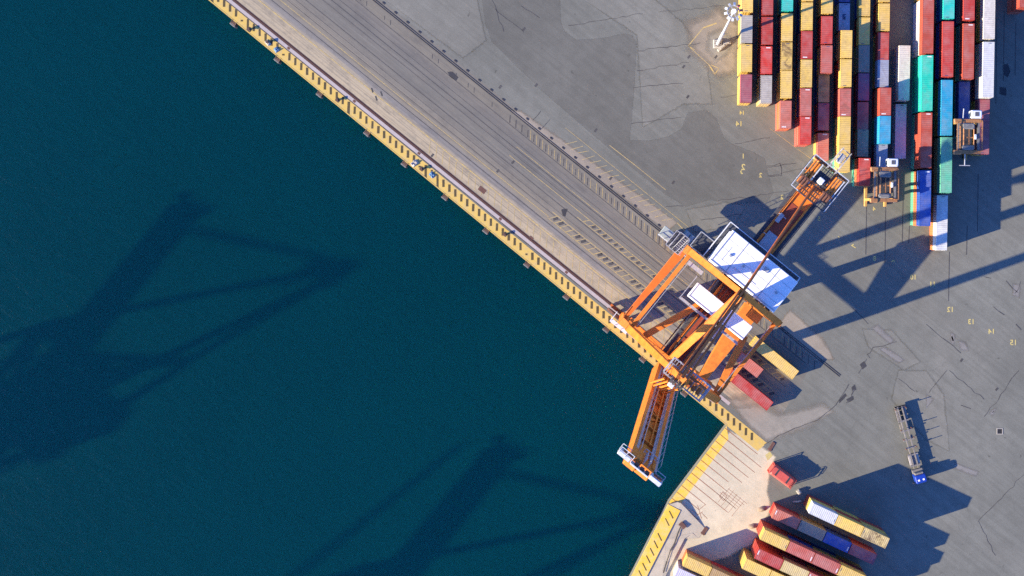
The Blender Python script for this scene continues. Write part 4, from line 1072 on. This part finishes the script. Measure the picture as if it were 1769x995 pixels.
# ------------------------------------------------------------------ straddle carriers
M['dark_cover'] = plain('grimy_engine_cover', (.17, .165, .155), .6, 0, .35, 2, (.05, .04, .03), .6)
def build_straddle():
    root = empty('straddle_carrier', (0, 0, 0), yrot)
    for s in (-1, 1):
        b = MB(); b.bbox(s * 2.2 - .32, s * 2.2 + .32, -4.7, 4.7, 1.1, 2.0, .08); sb = part(b, 'side_beam', M['yellow_mach'], root)
        for y in (-3.8, -1.4, 1.4, 3.8):
            w = MB(); w.tube((s * 2.2 - .24, y, .78), (s * 2.2 + .24, y, .78), .78, n=18); part(w, 'wheel', M['rubber'], sb)
        for y in (-3.2, 3.2):
            b = MB(); b.bar((s * 2.2, y, 2.0), (s * 2.2, y, 12.0), .5, .6); part(b, 'leg', M['yellow_mach'], root)
        b = MB(); b.bar((s * 2.15, -3.9, 12.0), (s * 2.15, 3.9, 12.0), .45, .7); part(b, 'top_beam', M['dark_cover'], root)
    for y, mt in ((-3.4, 'copper'), (3.4, 'copper')):
        b = MB(); b.bar((-2.9, y, 12.2), (2.6, y, 12.2), .75, .8); b.bbox(-3.3, -1.6, y - .55, y + .45, 12.0, 12.9, .15); part(b, 'cross_beam', M[mt], root)
    for bb in ((-1.3, 1.2, 1.6, 2.9, 11.7, 12.8, .2), (-1.5, 1.2, -3.0, -1.9, 11.7, 12.8, .3)):
        b = MB(); b.bbox(*bb); part(b, 'engine_cover', M['dark_cover'], root)
    b = MB()
    for x in (-1.75, -1.05, 1.15): b.tube((x, -2.6, 12.3), (x, 2.2, 12.3), .17, n=10)
    part(b, 'hoist_shaft', M['copper'], root)
    b = MB(); b.bar((.1, -2.4, 12.2), (.1, 2.2, 12.2), .18, .2); b.bar((-1.2, -.2, 12.1), (1.5, -.2, 12.1), .25, .2); b.tube((-2.0, -2.6, 12.3), (-2.0, 2.4, 12.3), .1, n=8); part(b, 'hydraulic_ram', M['copper'], root)
    b = MB(); b.bbox(1.2, 1.65, -.6, .5, 12.2, 12.8, .08); part(b, 'control_box', M['offwhite'], root)
    b = MB(); b.rail([(2.0, -3.2, 12.4), (2.7, -3.2, 12.4), (2.7, 3.4, 12.4)], 1.0, .09, 1.5); b.rail([(-2.7, -3.0, 12.4), (-2.7, 3.0, 12.4)], 1.0, .09, 1.5); part(b, 'railing', M['copper'], root)
    b = MB(); b.bbox(.35, 2.65, 3.95, 5.7, 10.9, 13.0, .15); cb = part(b, 'cab', M['offwhite'], root)
    b = MB(); b.box(1.15, 2.0, 4.4, 5.3, 13.0, 13.06); part(b, 'roof_hatch', M['slateblue'], cb)
    b = MB(); b.box(.28, .345, 4.3, 5.3, 11.5, 12.6); b.box(.6, 2.4, 5.705, 5.76, 11.4, 12.7); part(b, 'window', M['glass'], cb)
    b = MB(); b.box(-1.5, 1.5, -3.0, 3.0, 8.9, 9.25)
    for x in (-1.2, 1.2):
        for y in (-2.6, 2.6): b.bar((x, y, 9.2), (x, y, 12), .08)
    part(b, 'spreader', M['dark'], root)
    b = MB(); b.tube((-1.3, 3.8, 12.4), (-1.3, 6.0, 12.9), .12, n=8); part(b, 'antenna', M['galv'], root)
    return root
sc1 = build_straddle(); sc1.scale = (1, 1, .85); p = W(1673, 236, 10.3); sc1.location = (p.x, p.y, 0)
tag(sc1, 'straddle carrier with white cab between navy and maroon containers, towards photo right edge', 'straddle carrier', 'straddle carriers in the yard')
b = MB(); b.tube((-.75, -3.8, 12.3), (-.75, -6.3, 12.3), .13, n=8); b.bar((-1.9, -6.3, 12.3), (.4, -6.3, 12.3), .16); part(b, 'tail_bar', M['galv'], sc1)
sc2 = copy_tree(sc1); p = W(1529, 319, 10.3); sc2.location = (p.x, p.y, 0)
for ch in list(sc2.children):
    if ch.name.startswith('tail_bar'): bpy.data.objects.remove(ch)
tag(sc2, 'straddle carrier with white cab parked at the open row end near the crane tail', 'straddle carrier', 'straddle carriers in the yard')

# ------------------------------------------------------------------ truck and skeletal trailer
fr, re_ = W(1587, 829), W(1551, 699)
hd = (fr - re_).normalized(); L = (fr - re_).length
tr_rot = math.atan2(hd.y, hd.x)
truck = empty('tractor_truck', (fr.x, fr.y, 0), tr_rot)         # x forwards, origin at the bumper
b = MB(); b.bbox(-1.9, -.05, -1.22, 1.22, .7, 3.0, .18); cab = part(b, 'cab', M['blue_cab'], truck)
b = MB(); b.box(-1.0, -.6, -.75, -.35, 3.0, 3.05); b.box(-1.0, -.6, .35, .75, 3.0, 3.05); part(b, 'roof_light', M['white'], cab)
b = MB(); b.box(-.045, 0, -1.0, 1.0, 1.7, 2.7); part(b, 'windscreen', M['glass'], cab)
b = MB()
for s in (-1, 1): b.bar((-.25, s * 1.25, 2.3), (-.25, s * 1.75, 2.4), .06); b.box(-.4, -.2, min(s * 1.6, s * 1.85), max(s * 1.6, s * 1.85), 1.8, 2.5)
part(b, 'mirror', M['dark'], cab)
b = MB(); b.bar((-6.0, -.45, .95), (-1.5, -.45, .95), .18, .3); b.bar((-6.0, .45, .95), (-1.5, .45, .95), .18, .3); b.box(-2.9, -2.0, -1.15, 1.15, .8, 1.5); b.bbox(-2.4, -1.95, -1.0, 1.0, 1.2, 2.6, .1); part(b, 'chassis', M['chassis'], truck)
for x in (-1.1, -4.6, -5.7):
    for s in (-1, 1):
        w = MB(); w.tube((x, s * .85, .52), (x, s * 1.2, .52), .52, n=18); part(w, 'wheel', M['rubber'], truck)
b = MB(); b.bbox(-6.2, -4.0, -1.2, -.7, 1.05, 1.2, .05); b.bbox(-6.2, -4.0, .7, 1.2, 1.05, 1.2, .05); part(b, 'mudguard', M['cream_metal'], truck)
tag(truck, 'blue cabbed tractor truck pulling an empty skeletal trailer across the yard', 'truck')
trl = empty('container_trailer', (fr.x, fr.y, 0), tr_rot)
b = MB()
for s in (-1, 1): b.bar((-L + .2, s * .5, 1.2), (-3.6, s * .5, 1.2), .26, .4)
for x in (-17.6, -14.2, -11.9, -9.8, -8.0, -6.3, -3.8): b.bar((x, -1.22, 1.25), (x, 1.22, 1.25), .3, .25)
b.bar((-L + .2, -1.2, 1.2), (-L + .2, 1.2, 1.2), .3, .35); b.box(-6.6, -3.6, -1.1, 1.1, 1.05, 1.12); part(b, 'frame', M['chassis'], trl)
for x in (-17.2, -12.4, -10.2, -8.0):
    for y in (-1.2, 1.2): b = MB(); b.bar((x, y, 1.3), (x, y, 2.35), .16); part(b, 'stake', M['rust'], trl)
for x in (-16.9, -15.7, -14.5):
    for s in (-1, 1):
        w = MB(); w.tube((x, s * .8, .5), (x, s * 1.2, .5), .5, n=18); part(w, 'wheel', M['rubber'], trl)
b = MB(); b.bbox(-17.6, -14.0, -1.22, -.72, 1.05, 1.18, .04); b.bbox(-17.6, -14.0, .72, 1.22, 1.05, 1.18, .04); b.box(-13.6, -11.5, -1.1, -.75, .6, 1.0); b.bbox(-10.6, -9.6, .7, 1.15, .6, 1.1, .05); part(b, 'mudguard', M['chassis'], trl)
tag(trl, 'empty grey skeletal container trailer coupled behind the blue truck', 'trailer')

# ------------------------------------------------------------------ floodlight mast
p = W(1239.5, 76); mast = empty('floodlight_mast', p)
b = MB(); b.tube((0, 0, .5), (0, 0, 14), .40, .33, 14); b.tube((0, 0, 14), (0, 0, 38.6), .28, .17, 14); b.tube((0, 0, 13.8), (0, 0, 14.2), .37, .37, 14); part(b, 'pole', M['galv_pale'], mast)
b = MB(); b.bbox(-1.0, 1.0, -1.0, 1.0, 0, .55, .15); bs = part(b, 'base', M['concrete_block'], mast)
b = MB()
for k in range(8): a = k * math.pi / 4; b.tube((.62 * math.cos(a), .62 * math.sin(a), .55), (.62 * math.cos(a), .62 * math.sin(a), .75), .08, n=6)
part(b, 'bolt', M['brown_iron'], bs)
b = MB(); n = 20
for k in range(n):
    a0, a1 = 2 * math.pi * k / n, 2 * math.pi * (k + 1) / n
    b.bar((1.15 * math.cos(a0), 1.15 * math.sin(a0), 38.3), (1.15 * math.cos(a1), 1.15 * math.sin(a1), 38.3), .16, .2)
for k in range(4): a = k * math.pi / 2 + .4; b.bar((0, 0, 38.3), (1.15 * math.cos(a), 1.15 * math.sin(a), 38.3), .12)
part(b, 'head_ring', M['galv'], mast)
b = MB(); b.tube((0, 0, 38.4), (0, 0, 39.0), .5, .45, 16); part(b, 'head_cap', M['white'], mast)
for k in range(10):
    a = 2 * math.pi * k / 10 + .2; ca, sa = math.cos(a), math.sin(a)
    b = MB(); b.bar((1.2 * ca, 1.2 * sa, 38.4), (1.75 * ca, 1.75 * sa, 38.1), .42, .3); part(b, 'floodlight', M['red_tank'] if k in (0, 1) else M['galv_pale'] if k % 3 else M['galv'], mast)
tag(mast, 'tall white floodlight mast with a ring of lamps beside the container rows', 'light mast')
# blocks at the mast foot
for px, py, sx, sy, sz, ang, lab in ((1247.5, 82, 1.3, .7, .7, 40, 'angular grey concrete block at the foot of the floodlight mast, nearer the quay'), (1256, 75, .9, .6, .5, 10, 'small pale concrete block right of the floodlight mast foot'),
                                (1379.5, 849, .45, 1.0, .8, 35, 'small white concrete block at the corner of the slanted container rows'), (1377, 866, 1.0, .35, .5, 5, 'small yellowish block in the shade beside the slanted rows')):
    b = MB(); b.bbox(-sx, sx, -sy * .5, sy * .5, 0, sz, .12); b.bbox(-sx * .5, sx * .5, -sy * .3, sy * .3, sz - .02, sz + .18, .06)
    o = tag(b.build('concrete_block', M['concrete_block']), lab, 'concrete block'); o.location = W(px, py); o.rotation_euler = (0, 0, R(ang))
M['earth'] = plain('brown_sandy_earth', (.30, .22, .15), .95, 0, .3, 2, (.12, .07, .05), .5)
# small sand mounds by the slanted rows
for px, py, lab in ((1317, 879, 'low pale mound of sand before the second slanted row'), (1300, 909, 'low pale mound of sand before the third slanted row')):
    b = MB(); rs = random.Random(px); vs = [(0, 0, .75)]; fs = []
    for rgi, (rr, zz) in enumerate(((.35, .5), (.65, .25), (.9, .0))):
        for k in range(14): a = 2 * math.pi * k / 14; r_ = rr * rs.uniform(.85, 1.15); vs.append((r_ * 1.3 * math.cos(a), r_ * .7 * math.sin(a), zz))
    for k in range(14):
        j = (k + 1) % 14; fs.append((0, 1 + k, 1 + j))
        for rg in (0, 14): fs.append((1 + rg + k, 15 + rg + k, 15 + rg + j, 1 + rg + j))
    b.add(vs, fs); o = tag(b.build('sand_mound', M['earth'], smooth=True), lab, 'sand mound'); o.location = W(px, py); o.rotation_euler = (0, 0, R(10))

# ------------------------------------------------------------------ quay furniture
fpx = [331, 405, 481, 554, 636, 701, 771, 842, 913, 981, 1050, 1113, 1185]
src = None
for i, x in enumerate(fpx):
    t = ((W(x, 0) - E0).x) / edge_dir.x; c = on_edge(t) - nrm * .0
    if src is None:
        f = empty('quay_fender', (c.x, c.y, 0), math.atan2(edge_dir.y, edge_dir.x))
        b = MB(); b.bbox(-.6, .6, -.75, 0, -1.6, -.25, .1); part(b, 'rubber_block', M['brown_iron'], f)
        b = MB(); b.bbox(-.75, .75, -1.1, -.72, -1.9, -.3, .08); part(b, 'panel', M['fender'], f)
        b = MB(); b.tube((-.6, .05, .1), (-.6, -.9, -.3), .05, n=6); b.tube((.6, .05, .1), (.6, -.9, -.3), .05, n=6); part(b, 'chain', M['brown_iron'], f)
        src = f
    else: f = copy_tree(src); f.location = (c.x, c.y, 0)
    nm = ORD[i - 1] if i else None
    tag(f, f'grey fender panel on the quay edge, {nm} one down from the photo top edge' if nm else 'grey fender panel on the quay edge just beyond the photo top edge', 'fender', 'fenders along the quay edge')
src = None
for px, py, lab in ((430.5, 51, 'dark iron mooring bollard on striped edge nearest the photo top'), (463, 73, 'brown iron mooring bollard on striped edge beside the blue sheet nearest photo top'), (583, 173, 'dark iron mooring bollard on striped edge near the third fender'),
                (728, 292, 'dark iron mooring bollard on striped edge beside the pale sacks'), (872, 405, 'brown iron mooring bollard on striped edge midway to the crane'), (1066, 548, 'iron mooring bollard on striped edge at the crane foot')):
    if src is None:
        f = empty('mooring_bollard', W(px, py), -A)
        b = MB(); b.bbox(-.45, .45, -.4, .4, 0, .1, .03); part(b, 'base', M['brown_iron'], f)
        b = MB(); b.tube((0, 0, .1), (0, 0, .55), .24, .2, 14); b.tube((0, 0, .55), (0, 0, .8), .36, .3, 14); b.tube((0, 0, .68), (.55, 0, .62), .13, .12, 8); part(b, 'head', M['brown_iron'], f)
        src = f
    else: f = copy_tree(src); f.location = W(px, py)
    f.location.z = .012
    tag(f, lab, 'bollard', 'mooring bollards on the striped quay edge')
def crumple(name, mat, px, py, sx, sy, h, seed, lab, cat):
    rs = random.Random(seed); b = MB(); N = 7; vs = []; fs = []
    for i in range(N):
        for j in range(N):
            e = i in (0, N - 1) or j in (0, N - 1)
            vs.append(((i / (N - 1) - .5) * sx + rs.uniform(-.08, .08), (j / (N - 1) - .5) * sy + rs.uniform(-.08, .08), 0 if e else h * rs.uniform(.35, 1)))
    for i in range(N - 1):
        for j in range(N - 1): fs.append((i * N + j, (i + 1) * N + j, (i + 1) * N + j + 1, i * N + j + 1))
    b.add(vs, fs); o = tag(b.build(name, M[mat]), lab, cat); o.location = W(px, py); o.location.z = .014; o.rotation_euler = (0, 0, R(35 + seed))
crumple('blue_sheet', 'blue_tarp', 478, 86, 1.1, 1.2, .45, 2, 'blue crumpled sheet on the striped quay edge by the second fender', 'sheet')
crumple('blue_sheet', 'blue_tarp', 746.5, 302, 1.0, 1.3, .4, 9, 'faded blue crumpled sheet on the striped quay edge below the pale sacks', 'sheet')
crumple('white_sacks', 'cream_metal', 716, 282, 1.7, 1.2, .5, 5, 'heap of pale sacks on the striped quay edge', 'sacks')
crumple('pale_sheet', 'cream_metal', 463, 74, .9, 1.4, .3, 6, 'brownish crumpled sheet on the striped quay edge just above the blue one', 'sheet')
# rail anchor pockets beside the black rail
src = None
u = -100.0
for i in range(38):
    uu = -88 + i * 3.5
    if uu > 12: break
    c = UV(uu, 1.15)
    if src is None:
        b = MB(); b.bbox(-.32, .32, -.22, .22, 0, .06, .02); b.box(-.45, .05, -.06, .06, 0, .09); src = f = b.build('rail_anchor', M['dark'])
    else: f = src.copy(); COL.objects.link(f)
    f.location = (c.x, c.y, .006); f.rotation_euler = (0, 0, -A)
    tag(f, 'small dark anchor block beside the black landside crane rail', 'rail anchor', 'anchor blocks along the black rail')
# open manhole with pale rim
f = empty('manhole', W(1727, 745)); f.location.z = .006
b = MB(); b.box(-.7, .7, -.7, -.55, 0, .06); b.box(-.7, .7, .55, .7, 0, .06); b.box(-.7, -.55, -.55, .55, 0, .06); b.box(.55, .7, -.55, .55, 0, .06); part(b, 'rim', M['concrete_block'], f)
b = MB(); b.box(-.55, .55, -.55, .55, -.002, .02); part(b, 'cover', M['rubber'], f)
tag(f, 'square black manhole cover with pale rim on the open yard', 'manhole')

# ------------------------------------------------------------------ light, sky, camera
EL = R(19.6); SX, SY = -.948, -.319
sun = bpy.data.lights.new('sun', 'SUN'); sun.energy = 5.0; sun.angle = R(.5); sun.color = (1.0, .85, .62)
so = bpy.data.objects.new('sun', sun); COL.objects.link(so)
d = Vector((-SX * math.cos(EL), -SY * math.cos(EL), -math.sin(EL)))
so.rotation_euler = d.to_track_quat('-Z', 'Y').to_euler()
so.location = (-300, -100, 200)
w = bpy.data.worlds.new('World'); scn.world = w; w.use_nodes = True
nt = w.node_tree; bg = nt.nodes['Background']
sky = nt.nodes.new('ShaderNodeTexSky'); sky.sky_type = 'NISHITA'; sky.sun_disc = False
sky.sun_elevation = EL; sky.sun_rotation = math.atan2(SX, SY); sky.air_density = 1.0; sky.dust_density = .4; sky.ozone_density = 2.0
blue = mix(nt, 1.0, sky.outputs[0], (.46, .75, 1.55), 'MULTIPLY')
nt.links.new(blue, bg.inputs[0]); bg.inputs[1].default_value = .10
cam = bpy.data.cameras.new('camera'); co = bpy.data.objects.new('camera', cam); COL.objects.link(co)
co.location = (0, 0, CAM_H); co.rotation_euler = (0, 0, 0)
cam.sensor_width = 36; cam.lens = 36 * FPX / 1769; cam.shift_x = (884.5 - NX) / 1769; cam.shift_y = (NY - 497.5) / 1769
cam.clip_start = 1; cam.clip_end = 9000
scn.camera = co
scn.view_settings.view_transform = 'Standard'; scn.view_settings.look = 'None'
scn.view_settings.exposure = 1.45; scn.view_settings.gamma = 1
scn.cycles.use_denoising = False; scn.cycles.volume_bounces = 2; scn.cycles.max_bounces = 5; scn.cycles.transparent_max_bounces = 16
